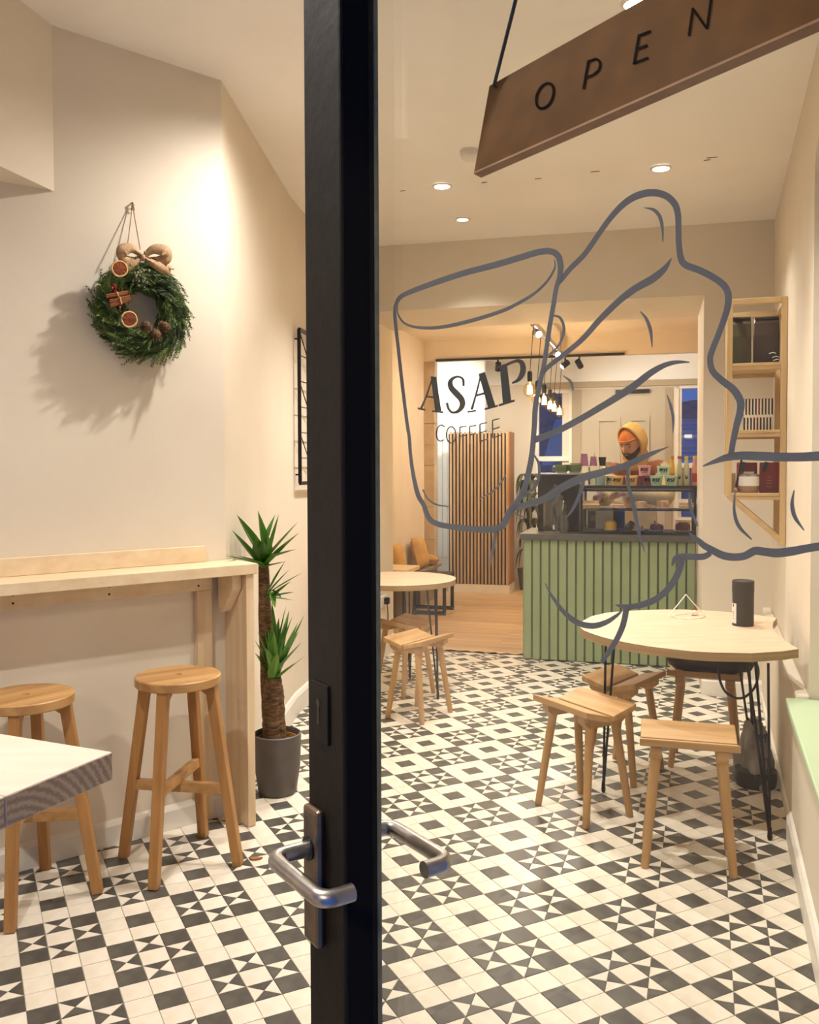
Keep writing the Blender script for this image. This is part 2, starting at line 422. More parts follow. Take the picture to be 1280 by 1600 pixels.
def tile_mb(kind):
    h = q / 2 - 0.0009; g = 0.003; mb = MB()
    def frus(pts, mi):
        c = sum(pts, V((0, 0, 0))) / len(pts); n = len(pts)
        top = [p + (c - p).normalized() * 0.0009 for p in pts]
        mb.add([p + V((0, 0, -.004)) for p in pts] + [p + V((0, 0, -.0006)) for p in pts] + top,
               [tuple(range(2 * n, 3 * n))] + [(i, (i + 1) % n, n + (i + 1) % n, n + i) for i in range(n)] + [(n + i, n + (i + 1) % n, 2 * n + (i + 1) % n, 2 * n + i) for i in range(n)], mi)
    C4 = [V((-h, -h, 0)), V((h, -h, 0)), V((h, h, 0)), V((-h, h, 0))]
    if kind != 'star': frus(C4, 0); return mb
    for i in range(4):
        a, b, c = C4[i], C4[(i + 1) % 4], V((0, 0, 0)); cc = (a + b + c) / 3
        frus([p + (cc - p).normalized() * 0.0007 for p in (a, b, c)], 1 if i % 2 == 0 else 0)
    return mb
tiles = []
for i in range(-70, 30):
    for j in range(-50, 70):
        c = T0 + TU * ((i + .5) * q) + TV * ((j + .5) * q)
        if c.y < 0.3 or c.y > 7.3 or c.x < -2.4 or c.x > 2.7: continue
        if not (inside(c, poly) or any(inside(c + V((dx, dy, 0)), poly) for dx, dy in ((.05, 0), (-.05, 0), (0, .05), (0, -.05)))): continue
        a, b = i % 3, j % 3; star = ((i // 3) + (j // 3)) % 2 == 0
        if star:
            if a == 1 and b == 1: k = 'white'
            elif a == 1 or b == 1: k = 'starU' if b == 1 else 'starV'   # dark triangles face outwards
            else: k = 'black'
        else: k = 'black' if (a == 1 and b == 1) else 'white'
        e = c - CAM; px = 640 + F_PX * e.dot(CRIGHT) / e.dot(FWD); py = CY_PX + F_PX * e.dot(CDOWN) / e.dot(FWD)
        vis = -40 < px < 1310 and py < 1660
        tiles.append((0 if vis else 1, c.y, c, k))
tiles.sort(key=lambda x: (x[0], x[1]))
trot = frame3(TU, TV, V((0, 0, 1)))
tang = math.atan2(TU.y, TU.x)
protos = {}
rest = MB(); counts = {'white_tile': 0, 'black_tile': 0, 'star_tile': 0}
for _, _, c, k in tiles:
    kind = 'star' if k.startswith('star') else k
    nm = kind + '_tile'; ang = tang + (math.pi / 2 if k == 'starU' else 0)
    if counts[nm] < 298 and sum(counts.values()) < 640:
        counts[nm] += 1
        if nm not in protos:
            o = part(nm, tile_mb(kind), [M_TW, M_TB] if kind == 'star' else (M_TW if kind == 'white' else M_TB), floor)
            protos[nm] = o
        else:
            o = protos[nm].copy(); COL.objects.link(o)
        o.location = (c.x, c.y, random.uniform(-.0003, .0003)); o.rotation_euler = (0, 0, ang)
    else:
        mb = tile_mb(kind); rr = rotz(ang)
        rest.add([rr @ p + c for p in mb.v], mb.f)
        rest.m[-len(mb.f):] = mb.m if kind == 'star' else [0 if kind == 'white' else 1] * len(mb.f)
part('far_tiles', rest, [M_TW, M_TB], floor, kind='stuff')

# ---- back room oak planks
fb = struct('floor_back_room', sbox(MB(), -1.9, 2.0, .862, 5.4, -.05, -.012), M_SLATBACK)
k = 0; t = .862; pw = .19
while t < 5.3:
    s0 = -1.9 + (0 if k % 2 == 0 else -.7)
    while s0 < 2.0:
        a, b = max(s0, -1.9), min(s0 + 1.4, 2.0)
        if b - a > .05:
            mb = MB().box((0, 0, -.006), (b - a - .0015, pw - .0015, .012)); o = part('plank', mb, M_OAKFLOOR, fb); o.location = st((a + b) / 2, t + pw / 2); o.rotation_euler = (0, 0, A)
        s0 += 1.4
    t += pw; k += 1

# ---- ceiling of the front room (slightly out of level, as old ceilings are)
cp = [V((-2.7, .1, 0)), V((2.6, .1, 0)), V((3.3, 5.0, 0)), st(1.6, .02), st(-1.6, .02), V((-1.1, 5.0, 0)), V((-2.6, 3.4, 0))]
struct('ceiling', MB().prism([V((p.x, p.y, ceilz(p.x, p.y))) for p in cp], (0, 0, .08)), M_CEIL)

# ---- walls of the front room
wallslab('wall_left', W1 - W1D * 1.9, W1, -W1N, .14)
wallslab('wall_left_rear', W1, W2B, V((-1, .07, 0)), .14)
wallslab('wall_left_far', W2B, W2C, V((-1, .12, 0)), .14)
# deep stone wall between the rooms: piers and lintel
mb = MB(); sbox(mb, -1.75, -1.27, 0, .83, 0, ZC)
struct('wall_back_left_pier', mb, M_WALL)
mb = MB(); sbox(mb, .982, 1.9, 0, .83, 0, ZC)
struct('wall_back_right_pier', mb, M_WALL)
mb = MB(); sbox(mb, -1.27, .982, 0, .83, 2.48, ZC)
struct('wall_back_lintel', mb, M_WALL)
# wall_left_side closes the corner left of the shop window
wallslab('wall_left_side', V((-2.5, .3, 0)), V((-2.5, 2.4, 0)), V((-1, 0, 0)), .14)
# right wall with its window recess: far part, head, deep recess wall, dado
REC = RB - V((1.516, 3.36, 0)); RK = REC.length
RO = -RWN
mb = MB().prism([rw(-.2), rw(RK), rw(RK) + RO * .5, rw(-.2) + RO * .5], (0, 0, ZC)); struct('wall_right', mb, M_WALL)
n = 10; mb = MB(); arc = []
for i in range(n + 1):
    a = math.pi / 2 * i / n; arc.append((RK + .12 * (1 - math.cos(a)), 2.5 + .12 * math.sin(a)))
pts = [(RK, ZC)] + [(k_, z_) for k_, z_ in arc] + [(RK + 2.2, 2.62), (RK + 2.2, ZC)]
struct('wall_right_head', MB().prism([rw(k_, 0, z_) for k_, z_ in pts], RO * .5), M_WALL)
struct('wall_right_recess', MB().prism([rw(RK, -.42), rw(RK + 2.2, -.42), rw(RK + 2.2, -.5), rw(RK, -.5)], (0, 0, ZC)), M_WALL)
mb = MB().prism([rw(.0, .0), rw(RK + .02, .0), rw(RK + .02, .05), rw(.0, .05)], (0, 0, .56)); struct('wall_right_dado', mb, M_WALL, bevel=.008)
mb = MB().prism([rw(RK + .02, -.42), rw(RK + 2.2, -.42), rw(RK + 2.2, .06), rw(RK + .02, .06)], (0, 0, .515)); struct('wall_right_seat', mb, M_WALL, bevel=.008)
sill = part('window_sill', MB().prism([rw(RK + .015, -.42, .515), rw(RK + 2.2, -.42, .515), rw(RK + 2.2, .085, .515), rw(RK + .015, .085, .515)], (0, 0, .03)), M_SAGESILL, kind='structure', bevel=.006)
sill.name = 'trim_1'
# shop front around the open door (the camera stands in its doorway)
FY = .30
mb = MB().box((.42 + 1.2, FY - .1, ZC / 2), (2.4 - .12, .2, ZC)); struct('wall_front_right', mb, M_WALL)
mb = MB().box((-.555 - .06, FY - .1, ZC / 2), (.12, .2, ZC)); mb.box((-1.6, FY - .1, .45), (1.85, .2, .9)); mb.box((-1.6, FY - .1, 2.72), (1.85, .2, .8)); mb.box((-.06, FY - .1, 2.64), (1.0, .2, .96)); mb.box((-2.6, FY - .1, ZC / 2), (.2, .2, ZC))
struct('wall_front_left', mb, M_WALL)
wf = struct_root('window_3', V((-1.6, FY - .1, .9)))
mb = MB()
for x in (-.62, -1.57, -2.49): mb.box((x - .0, FY - .1, 1.61), (.05, .06, 1.42))
for z in (.925, 2.295): mb.box((-1.585, FY - .1, z), (1.83, .06, .05))
part('window_frame', mb, M_DOOR, wf, world=True)
for x in (-1.095, -2.03): part('pane', MB().box((x, FY - .1, 1.61), (.9, .006, 1.32)), M_WINGL, wf, world=True)
mb = MB().box((-.535, FY - .1, 1.08), (.04, .1, 2.16)); mb.box((.40, FY - .1, 1.08), (.04, .1, 2.16)); mb.box((-.06, FY - .1, 2.145), (.98, .1, .03)); struct('trim_5', mb, M_DOOR)
# bulkhead over the shop window, left
BA = W1 - W1D * .665; BD = V((-.25, -.968, 0)).normalized()
struct('wall_left_bulkhead', MB().prism([BA + V((0, 0, 2.42)), BA + BD * 1.7 + V((0, 0, 2.42)), BA + BD * 1.7 + V((-1.2, 0, 2.42)), BA + V((-1.2, -.9, 2.42))], (0, 0, .75)), M_WALL)

def skirting(name, a, b, n_in, h=.095, th=.018):
    a, b = V(a), V(b); n = V(n_in).normalized()
    prof = [(0, 0), (th, 0), (th, h * .8), (th * .5, h * .93), (0, h)]
    poly_ = [a + n * x + V((0, 0, z)) for x, z in prof]
    return struct(name, MB().prism(poly_, b - a), M_TRIM)
skirting('baseboard_left', W1 - W1D * 1.9, W1, W1N)
skirting('baseboard_left_rear', W1, W2B, (1, -.07, 0), .13)
skirting('baseboard_left_far', W2B, W2C, (1, -.12, 0), .13)
skirting('baseboard_back_left', st(-1.42, 0), st(-1.255, 0), -Dax, .13)
skirting('baseboard_reveal', st(-1.27, 0), st(-1.27, .84), Eax, .13)
skirting('baseboard_back_right', st(.982, 0), st(1.385, 0), -Dax, .11)
skirting('baseboard_right', rw(RK + .02, .06), rw(RK + 2.2, .06), RWN, .11)
skirting('baseboard_dado', rw(0, .05), rw(RK, .05), RWN, .05, .01)

# ---- back room shell
mb = MB(); sbox(mb, -1.91, -1.77, .7, 3.86, 0, 2.95); struct('wall_rear_left', mb, M_WALL2)
mb = MB(); sbox(mb, 1.9, 2.04, .7, 5.5, 0, 2.95); struct('wall_rear_right', mb, M_WALL2)
mb = MB(); sbox(mb, -1.9, 2.0, .8, 3.9, 2.80, 2.9); struct('ceiling_rear', mb, M_WALL2)
mb = MB(); sbox(mb, -1.9, 2.0, 3.74, 3.86, 2.585, 2.9); struct('wall_rear_beam', mb, M_WALL2)
mb = MB(); sbox(mb, -1.95, 2.0, 3.86, 5.5, 2.86, 2.95); struct('ceiling_extension', mb, M_WHITE)
mb = MB(); sbox(mb, -1.95, -1.84, 3.86, 5.5, 0, 2.95); struct('wall_extension_left', mb, M_WHITE)
# exposed stone jamb at the end of the left wall
qj = struct('trim_2', sbox(MB(), -1.80, -1.66, 3.735, 3.9, 0, 2.585), M_GROUT)
zs = [0, .22, .62, .98, 1.44, 1.66, 1.90, 2.585]
for i in range(7):
    ext = (.012, .018, .008, .03, .0, .004, .002)[i]
    mb = MB(); sbox(mb, -1.775 - ext, -1.655, 3.722, 3.79, zs[i] + .003, zs[i + 1] - .003); part('stone', mb, M_STONE, qj, world=True, bevel=.006)
# boarded white wall beyond, with tongue-and-groove boards
tg = struct('wall_extension_boarded', sbox(MB(), -1.84, -1.26, 4.62, 4.72, 0, 2.9), M_WHITE)
for i in range(4):
    mb = MB(); sbox(mb, -1.83 + i * .06, -1.83 + i * .06 + .057, 4.605, 4.63, .34, 2.88); part('board', mb, M_WHITE, tg, world=True, bevel=.004)

# ---- rear wall with two sash windows and a panelled door
TR = 5.3
mb = MB()
sbox(mb, -1.95, -.72, TR, TR + .14, 0, 2.44); sbox(mb, -.72, -.42, TR, TR + .14, 0, .80)
for a, b in ((-.42, -.22), (.86, .99)): sbox(mb, a, b, TR, TR + .14, 0, 2.44)
sbox(mb, -.22, .86, TR, TR + .14, 2.36, 2.44); sbox(mb, .99, 1.6, TR, TR + .14, 0, .78); sbox(mb, 1.6, 2.0, TR, TR + .14, 0, 2.44)
sbox(mb, -.72, -.42, TR, TR + .14, 2.36, 2.44); sbox(mb, .99, 1.6, TR, TR + .14, 2.38, 2.44)
struct('wall_rear', mb, M_WALL)
struct('wall_rear_upper', sbox(MB(), -1.95, 2.0, TR - .03, TR + .14, 2.44, 2.95), M_WHITE)
struct('trim_3', sbox(MB(), -.75, 1.9, TR - .05, TR - .0, 2.385, 2.455), M_TAUPE)
def sash(name, s0, s1, z0, z1, bars):
    r = struct_root(name, st((s0 + s1) / 2, TR, z0))
    mb = MB(); f = .035
    sbox(mb, s0, s0 + f, TR - .02, TR + .06, z0, z1); sbox(mb, s1 - f, s1, TR - .02, TR + .06, z0, z1)
    sbox(mb, s0, s1, TR - .02, TR + .06, z1 - f, z1); sbox(mb, s0, s1, TR - .04, TR + .06, z0, z0 + f)
    part('window_frame', mb, M_TRIM, r, world=True)
    zz = [z0 + f] + list(bars) + [z1 - f]
    for z in bars:
        mb = MB(); sbox(mb, s0 + f, s1 - f, TR - .03, TR + .05, z - .03, z + .03); part('sash_rail', mb, M_TRIM, r, world=True)
    for a, b in zip(zz[:-1], zz[1:]):
        mb = MB(); sbox(mb, s0 + f, s1 - f, TR + .02, TR + .026, a, b); part('pane', mb, M_WINGL, r, world=True)
    return r
sash('window_1', -.74, -.30, .80, 2.36, (1.52,))
sash('window_2', .92, 1.55, .78, 2.38, (1.43, 1.0))
dr = struct_root('door_2', st(.3, TR, 0))
mb = MB(); sbox(mb, -.19, .80, TR - .005, TR + .06, .01, 2.365); part('door_leaf', mb, M_DOORPAINT, dr, world=True)
for a, b, z0, z1 in ((-.02, .28, 1.2, 2.02), (.36, .62, 1.2, 2.02), (-.02, .28, .2, 1.05), (.36, .62, .2, 1.05)):
    mb = MB()
    for (c0, c1, d0, d1) in ((a, b, z0, z0 + .05), (a, b, z1 - .05, z1), (a, a + .05, z0 + .05, z1 - .05), (b - .05, b, z0 + .05, z1 - .05)): sbox(mb, c0, c1, TR - .03, TR - .002, d0, d1)
    part('panel_moulding', mb, M_DOORPAINT, dr, world=True)
for a, b in ((-.30, -.19), (.80, .88)):
    mb = MB(); sbox(mb, a, b, TR - .03, TR + .02, 0, 2.36); part('door_frame', mb, M_TAUPE, dr, world=True)
mb = MB(); sbox(mb, .22, .62, TR - .06, TR - .02, 2.30, 2.345); part('door_closer', mb, M_BMETAL, dr, world=True)

# ================================================================== THE OPEN GLASS DOOR
DD = V((-0.559, 0.829, 0)).normalized()           # hinge -> free edge
DN = V((0.829, 0.559, 0)).normalized()            # outside -> inside
P0 = V((-0.116, 1.0, 0))                          # free edge of the outer face, on the floor
DW = .80
def dpt(k, q_, z): return P0 - DD * k + DN * q_ + V((0, 0, z))   # k from the free edge, q_ depth into the door
DR = frame3(-DD, DN, V((0, 0, 1)))
def dbox(mb, k0, k1, q0, q1, z0, z1, mi=0):
    return mb.box(dpt((k0 + k1) / 2, (q0 + q1) / 2, (z0 + z1) / 2), (k1 - k0, q1 - q0, z1 - z0), DR, mi)
door = struct_root('door_1', P0)
TH = .043
part('lock_stile', dbox(MB(), 0, .082, 0, TH, .02, 2.10), M_DOOR, door, world=True, bevel=.003)
part('hinge_stile', dbox(MB(), DW - .09, DW, 0, TH, .02, 2.10), M_DOOR, door, world=True, bevel=.003)
part('top_rail', dbox(MB(), .082, DW - .09, 0, TH, 2.01, 2.10), M_DOOR, door, world=True, bevel=.003)
part('bottom_rail', dbox(MB(), .082, DW - .09, 0, TH, .02, .26), M_DOOR, door, world=True, bevel=.003)
mb = MB(); dbox(mb, .082, .0835, .004, .0335, .26, 2.01); part('glazing_rebate', mb, M_DARK, door, world=True)
mb = MB(); dbox(mb, .0825, .0865, .0395, .0445, .26, 2.01); part('glazing_bead', mb, M_SAGEEDGE, door, world=True, bevel=.002)
GQ = .034
pane = part('glass_pane', dbox(MB(), .080, DW - .088, GQ, GQ + .005, .258, 2.012), M_GLASS, door, world=True)
# lock plates and levers
def oval_plate(name, k0, k1, z0, z1, q0, q1, m_, bev=.004):
    return part(name, dbox(MB(), k0, k1, q0, q1, z0, z1), m_, door, world=True, bevel=bev)
def zdoor(px, py): return pl(px, py, P0, DN).z
zt, zb_ = zdoor(495, 1258), zdoor(490, 1470)
kk0 = (P0 - pl(484, 1320, P0 - DN * .008, DN)).dot(DD); kk1 = (P0 - pl(504, 1320, P0 - DN * .008, DN)).dot(DD)
hp = oval_plate('handle_plate', .004, .040, zb_ + .004, zt, -.0105, .0005, M_PLATE, .005)
zl = zdoor(490, 1318)
KL = .020
def lever(parent_name, sgn, par):
    q0 = -.010 if sgn < 0 else TH + .010
    L = .116; D_ = .045; r = .0090
    pts = [dpt(KL, q0 + sgn * 0, zl), dpt(KL, q0 + sgn * (D_ - .014), zl)]
    for i in range(1, 6):
        a = math.pi / 2 * i / 6; pts.append(dpt(KL + .014 * (1 - math.cos(a)), q0 + sgn * (D_ - .014 + .014 * math.sin(a)), zl))
    pts.append(dpt(KL + .014, q0 + sgn * D_, zl)); pts.append(dpt(KL + L - .014, q0 + sgn * D_, zl))
    for i in range(1, 6):
        a = math.pi / 2 * i / 6; pts.append(dpt(KL + L - .014 + .014 * math.sin(a), q0 + sgn * (D_ - .014 + .014 * math.cos(a)), zl))
    pts += [dpt(KL + L, q0 + sgn * (D_ - .014), zl), dpt(KL + L, q0 + sgn * .012, zl)]
    lv = part('lever', MB().tube(pts, r, 14), M_LEVER, par, world=True, smooth=True)
    return lv
lever('lever', -1, hp)
part('rose_ring', MB().tube([dpt(KL, -.0125, zl), dpt(KL, -.0098, zl)], .0128, 20), M_BLACK, hp, world=True, smooth=True)
part('keyhole', dbox(MB(), KL - .002, KL + .002, -.0113, -.0100, zl - .056, zl - .034), M_BLACK, hp, world=True)
hp2 = part('inner_handle_plate', dbox(MB(), .004, .040, TH, TH + .010, zb_ + .004, zt), M_PLATE, door, world=True, bevel=.004)
lever('lever', 1, hp2)
z1, z0 = zdoor(505, 1068), zdoor(505, 1160)
ks = oval_plate('keyhole_plate', .012, .052, z0, z1, -.003, .0005, M_DOOR, .001)
zk = (z0 + z1) / 2 + .006
mb = MB().tube([dpt(.031, -.0036, zk + .005), dpt(.031, -.0028, zk + .005)], .0042, 14)
mb.add([dpt(.0288, -.0035, zk + .003), dpt(.0332, -.0035, zk + .003), dpt(.0338, -.0035, zk - .019), dpt(.0282, -.0035, zk - .019)], [(0, 1, 2, 3)])
part('keyhole', mb, M_BLACK, ks, world=True)
# ---- vinyl on the glass
GP = P0 + DN * (GQ + .0051)
def gpt(x, y, lift=0.0): return pl(x, y, GP + DN * lift, DN)
def ribbon(mb, P, Wd, lift=0.0, k=7, plane=gpt):
    Q = catmull([(x, y, w_) for (x, y), w_ in zip(P, Wd if isinstance(Wd, (list, tuple)) else [Wd] * len(P))], k)
    n = len(Q); L_, R_ = [], []
    for i in range(n):
        a, b = Q[max(i - 1, 0)], Q[min(i + 1, n - 1)]
        d = b[:2] - a[:2]; d = d / (np.hypot(*d) + 1e-9); nn = np.array([-d[1], d[0]]); w_ = max(Q[i][2], .4) / 2
        L_.append(plane(*(Q[i][:2] + nn * w_), lift)); R_.append(plane(*(Q[i][:2] - nn * w_), lift))
    b0 = len(mb.v); mb.v += L_ + R_
    for i in range(n - 1): mb.f.append([b0 + i, b0 + i + 1, b0 + n + i + 1, b0 + n + i]); mb.m.append(0)
def quadp(mb, P, lift=0.0, plane=gpt): mb.add([plane(x, y, lift) for x, y in P], [tuple(range(len(P)))])
cup = MB()
ribbon(cup, [(835, 668), (837, 634.8), (842.6, 604.4), (848.9, 576), (854.3, 543.4), (859, 510.6), (864.8, 477.8), (869.5, 449.7), (874.7, 433.3), (876, 414.5), (871.9, 399.3), (860, 392.7), (841.4, 394), (815.6, 401.6), (775.8, 413.4), (731, 425), (693.7, 436.8), (651.6, 452), (628, 462.6), (620, 473), (617, 487), (618.7, 510.6), (622.3, 543.4), (628, 595), (636.3, 662), (639.4, 682), (642, 714.7), (647, 747.5), (653.6, 773.8), (662.3, 789), (666.7, 802), (674.4, 814), (687.5, 819.7), (705, 823), (731, 826), (757.5, 827.6), (779.4, 825), (789, 816.4), (795.8, 800), (807.8, 784.7), (818.8, 765), (827.5, 732), (831.9, 703.8), (835, 668)],
       [8, 8, 7.5, 7, 7, 7, 7, 7, 8, 9, 10, 10, 10, 10, 10, 9.5, 9, 8, 7, 6, 5, 5, 5, 5, 5, 5, 5, 6, 7, 7, 8, 8, 8.5, 9, 9, 10, 10, 10, 9, 9, 9, 9, 8, 8])
ribbon(cup, [(622, 478), (621.6, 489.5), (630.5, 503.6), (646.9, 510.6), (670, 512.5), (693.7, 510.6), (721.9, 504.8), (752.3, 496.6), (787.5, 484.8), (815.6, 470.8), (839, 455.5), (855.5, 439), (864.8, 424), (867.9, 414.5), (866, 406)], [1, 2, 3, 4, 5, 5.5, 6, 6, 5.5, 5, 4, 3.5, 3, 2, 1], .0001)
ribbon(cup, [(660.8, 765), (667.8, 778), (681, 788), (705, 792.4)], [1.6, 2.4, 2.6, 1.4], .0001)
ribbon(cup, [(748.8, 779.9), (768.5, 769), (781.6, 756), (790, 742)], [1.4, 2.2, 2.2, 1.4], .0001)
ribbon(cup, [(775, 826), (772.8, 846), (768.5, 868), (765.8, 887.5)], [5, 5, 4, 1], .0001)
part('cup_decal', cup, M_DECAL, pane, world=True, solid=.0003)
hand = MB()
HL = [
 ([(874, 441.7), (890.5, 420.6), (913.9, 397), (935, 366.7), (953.7, 341), (974.8, 318.7), (996, 305.8), (1019.4, 301), (1040.5, 305.8), (1054.5, 318.7), (1059.7, 336), (1060.4, 357), (1061, 380.8), (1063.9, 401.9), (1071, 413.6), (1092, 421.8), (1113, 432.3), (1129.5, 444), (1137.7, 458), (1137.7, 476.9), (1131.9, 498), (1122.5, 523.7), (1114, 544.8), (1109.8, 561), (1113.8, 579.7), (1129, 595), (1146.6, 609), (1157.5, 627.8), (1156.4, 645), (1151, 665), (1145.5, 691), (1142, 714)],
  [6, 8, 8, 8, 8.5, 10, 11, 11.5, 11, 10.5, 9.5, 9, 9, 10, 11, 11, 11, 11, 10.5, 10, 9.5, 9, 9, 9, 10, 11, 12, 12, 11, 10, 9, 9]),
 ([(1098.4, 728.5), (1118, 720.8), (1135.6, 715), (1157.5, 712), (1186, 712.7), (1218.8, 714), (1251.6, 714), (1280, 712.7), (1330, 710), (1420, 704)], [2, 7, 11, 13, 14, 14, 14, 15, 16, 18]),
 ([(1076.7, 832.7), (1090.8, 844), (1100, 852), (1114, 860), (1130, 867.8), (1147, 870.5), (1164, 868.6), (1180, 860.8), (1195.6, 862.3), (1214, 864), (1236, 861.6), (1256.6, 857.7), (1280, 853.8), (1330, 846), (1420, 834)], [2, 8, 10, 11, 12, 12, 12, 13, 13, 14, 14, 13, 13, 14, 15]),
 ([(1050, 884), (1055.6, 873), (1067, 869.5), (1083.7, 870), (1100, 869.5), (1111, 864)], [2, 9, 10, 10, 10, 8]),
 ([(1067, 872), (1060, 894.8), (1046, 918), (1027.5, 934.7), (1006.4, 944), (985, 948), (971, 946.9), (961.9, 944.5)], [9, 10, 10, 10, 10, 8, 6, 1]),
 ([(851.7, 911), (863.4, 932.3), (882, 957), (903, 973), (926.7, 978), (947.8, 972), (964, 961.6), (972.4, 953.4)], [1, 4, 7, 9, 9.5, 8, 5, 2]),
 ([(979.4, 950), (973.6, 976.9), (961.9, 1002.6), (940.8, 1034.3)], [9, 9, 8.5, 7]),
 ([(848, 583), (860, 570.6), (906.9, 533), (937, 500), (965.5, 472), (991, 452), (1019.4, 435.9), (1038, 420.6), (1049.8, 403)], [6, 7, 8, 9, 10, 11, 12, 9, 1]),
 ([(1006.5, 324.5), (1021.7, 328), (1031, 338.6), (1035.3, 357), (1036, 378)], [1, 5, 5.5, 4, 1]),
 ([(1000.6, 486.7), (1010, 498), (1016.6, 516.7), (1019.4, 542.5)], [1, 4.5, 5, 1]),
 ([(866, 493), (875.4, 496.6), (881, 510.6), (879, 527), (872, 541), (855.5, 557.5)], [3, 4, 4, 4, 3, 3]),
 ([(835, 687.6), (865.6, 676), (898.4, 659.5), (931, 640.8), (964, 620.9), (992, 602), (1018, 582), (1039, 570.5), (1057.8, 565.8), (1077.7, 566)], [10, 10, 10, 10, 11, 11, 10, 8, 6, 2]),
 ([(879.7, 586.9), (891.4, 596), (896, 610)], [1, 4, 2]),
 ([(800, 796), (828, 787), (851.6, 779), (882, 760), (912.5, 746), (945, 736.9), (978, 727.5), (1011, 712), (1045, 698)], [8, 10, 11, 12, 12, 11, 10, 8, 1]),
 ([(835, 711), (842, 725), (842, 746), (833, 765), (814, 772)], [2, 4, 4, 4, 3]),
 ([(912.5, 752), (905.5, 774), (893.7, 797.8), (884, 809.5)], [5, 5, 4, 1]),
 ([(877, 765), (863, 789.6)], [5, 1]),
 ([(980.5, 730), (981.6, 755.6), (987.5, 779), (993.5, 806), (999, 834), (1007.6, 862)], [4, 5, 6, 6, 5, 1]),
 ([(1042.6, 617), (1048, 633.7), (1052, 652.5), (1052, 676)], [1, 4, 4, 1]),
 ([(1077.7, 769.7), (1079, 793), (1090, 822)], [3, 4.5, 3]),
 ([(1241, 766), (1238, 788), (1242.5, 808), (1256.6, 828.8)], [1.5, 5.5, 6, 1.5]),
 ([(1148.8, 769), (1147.5, 799), (1155, 822.5), (1174.5, 842.8)], [1.5, 4.5, 5.5, 2]),
 ([(803, 801), (823, 810)], [4, 1]),
]
for i, (P, Wd) in enumerate(HL): ribbon(hand, P, Wd, .00012 + i * .000015)
part('hand_decal', hand, M_DECAL, pane, world=True, solid=.0003)
def H_(x, y): return (640 + x / 6.4, 540 + y / 6.4)
def Q_(mb, *P): quadp(mb, [H_(*p) for p in P])
def S_(mb, P, Wd, k=7, lift=.0001): ribbon(mb, [H_(*p) for p in P], [w_ / 6.4 for w_ in Wd] if isinstance(Wd, (list, tuple)) else Wd / 6.4, lift, k)
def letter(name, mb): part(name, mb, M_DECAL2, pane, world=True, solid=.0003)
mb = MB(); Q_(mb, (213, 308), (266, 312), (318, 655), (256, 650)); S_(mb, [(232, 318), (178, 480), (116, 632)], [14, 15, 20]); S_(mb, [(165, 508), (285, 524)], 20, lift=.0002); S_(mb, [(84, 627), (158, 643)], 18, lift=.00015); S_(mb, [(228, 655), (336, 667)], 17, lift=.00025); letter('letter_decal', mb)
mb = MB(); S_(mb, [(541, 405), (537, 345), (512, 318), (475, 312), (432, 330), (408, 370), (420, 425), (470, 480), (518, 535), (530, 590), (505, 640), (460, 668), (418, 664), (388, 625), (374, 572)], [22, 22, 20, 22, 32, 46, 56, 62, 60, 54, 40, 26, 22, 22, 26]); letter('letter_decal', mb)
mb = MB(); Q_(mb, (690, 283), (752, 263), (862, 612), (790, 628)); S_(mb, [(712, 300), (668, 480), (622, 640)], [16, 17, 24]); S_(mb, [(655, 502), (785, 468)], 22, lift=.0002); S_(mb, [(580, 664), (666, 652)], 17, lift=.00015); S_(mb, [(750, 637), (883, 601)], 19, lift=.00025); letter('letter_decal', mb)
mb = MB(); Q_(mb, (905, 222), (975, 198), (1018, 565), (936, 585)); S_(mb, [(960, 196), (1030, 166), (1080, 152), (1120, 170), (1136, 220), (1126, 285), (1085, 345), (1026, 376)], [26, 26, 34, 48, 54, 52, 34, 16]); S_(mb, [(874, 222), (985, 188)], 24, lift=.0002); S_(mb, [(894, 598), (1050, 549)], 22, lift=.00015); letter('letter_decal', mb)
mb = MB(); wl = 11
def pol(*P): 
    for a, b in zip(P[:-1], P[1:]): S_(mb, [a, b], wl, lift=.0001 + random.random() * .0001)
S_(mb, [(352, 815), (330, 797), (302, 800), (278, 835), (268, 885), (278, 930), (305, 955), (345, 942)], wl)
S_(mb, [(417 + 47 * math.cos(a) , 893 + 82 * math.sin(a) + 0 * math.cos(a)) for a in [2 * math.pi * i / 14 for i in range(15)]], wl, 3)
pol((504, 988), (504, 815), (572, 806)); pol((504, 908), (562, 896)); pol((605, 984), (603, 808), (668, 798)); pol((605, 892), (660, 880))
pol((706, 960), (704, 785), (776, 770)); pol((706, 872), (772, 852)); pol((706, 958), (786, 934)); pol((832, 922), (830, 748), (900, 730)); pol((834, 838), (900, 816)); pol((834, 922), (912, 896))
letter('small_lettering_decal', mb)

# ---- OPEN sign hanging behind the glass
SB = pl(741, 269, P0 + DN * .075, DN)                       # bottom-left corner
tdir = (pl(757.3, 139, P0 + DN * .094, DN) - SB); tdir = tdir.normalized()
shl = (pl(757.3, 139, P0 + DN * .094, DN) - SB).length
sh_ = -DD                                                    # towards the hinge (nearer)
su = (tdir - sh_ * tdir.dot(sh_)).normalized(); sn = su.cross(sh_).normalized()
if sn.dot(DN) > 0: sn = -sn                                  # faces the street
slen = .42; sth = .009
sg = thing('open_sign', 'long brown wooden sign reading OPEN hung at a tilt inside the door glass', 'sign', SB)
def spt(k, h, d=0): return SB + sh_ * k + su * h + sn * d
SR = frame3(sh_, su, sn)
mb = MB().box(spt(slen / 2, shl / 2, -sth / 2), (slen, shl, sth), SR)
part('board', mb, M_SIGN, sg, world=True)
mb = MB().box(spt(slen / 2, -.0008, -sth / 2), (slen, .0022, sth + .0004), SR); part('bottom_edge', mb, M_SIGNEDGE, sg, world=True, label='paler sawn bottom edge')
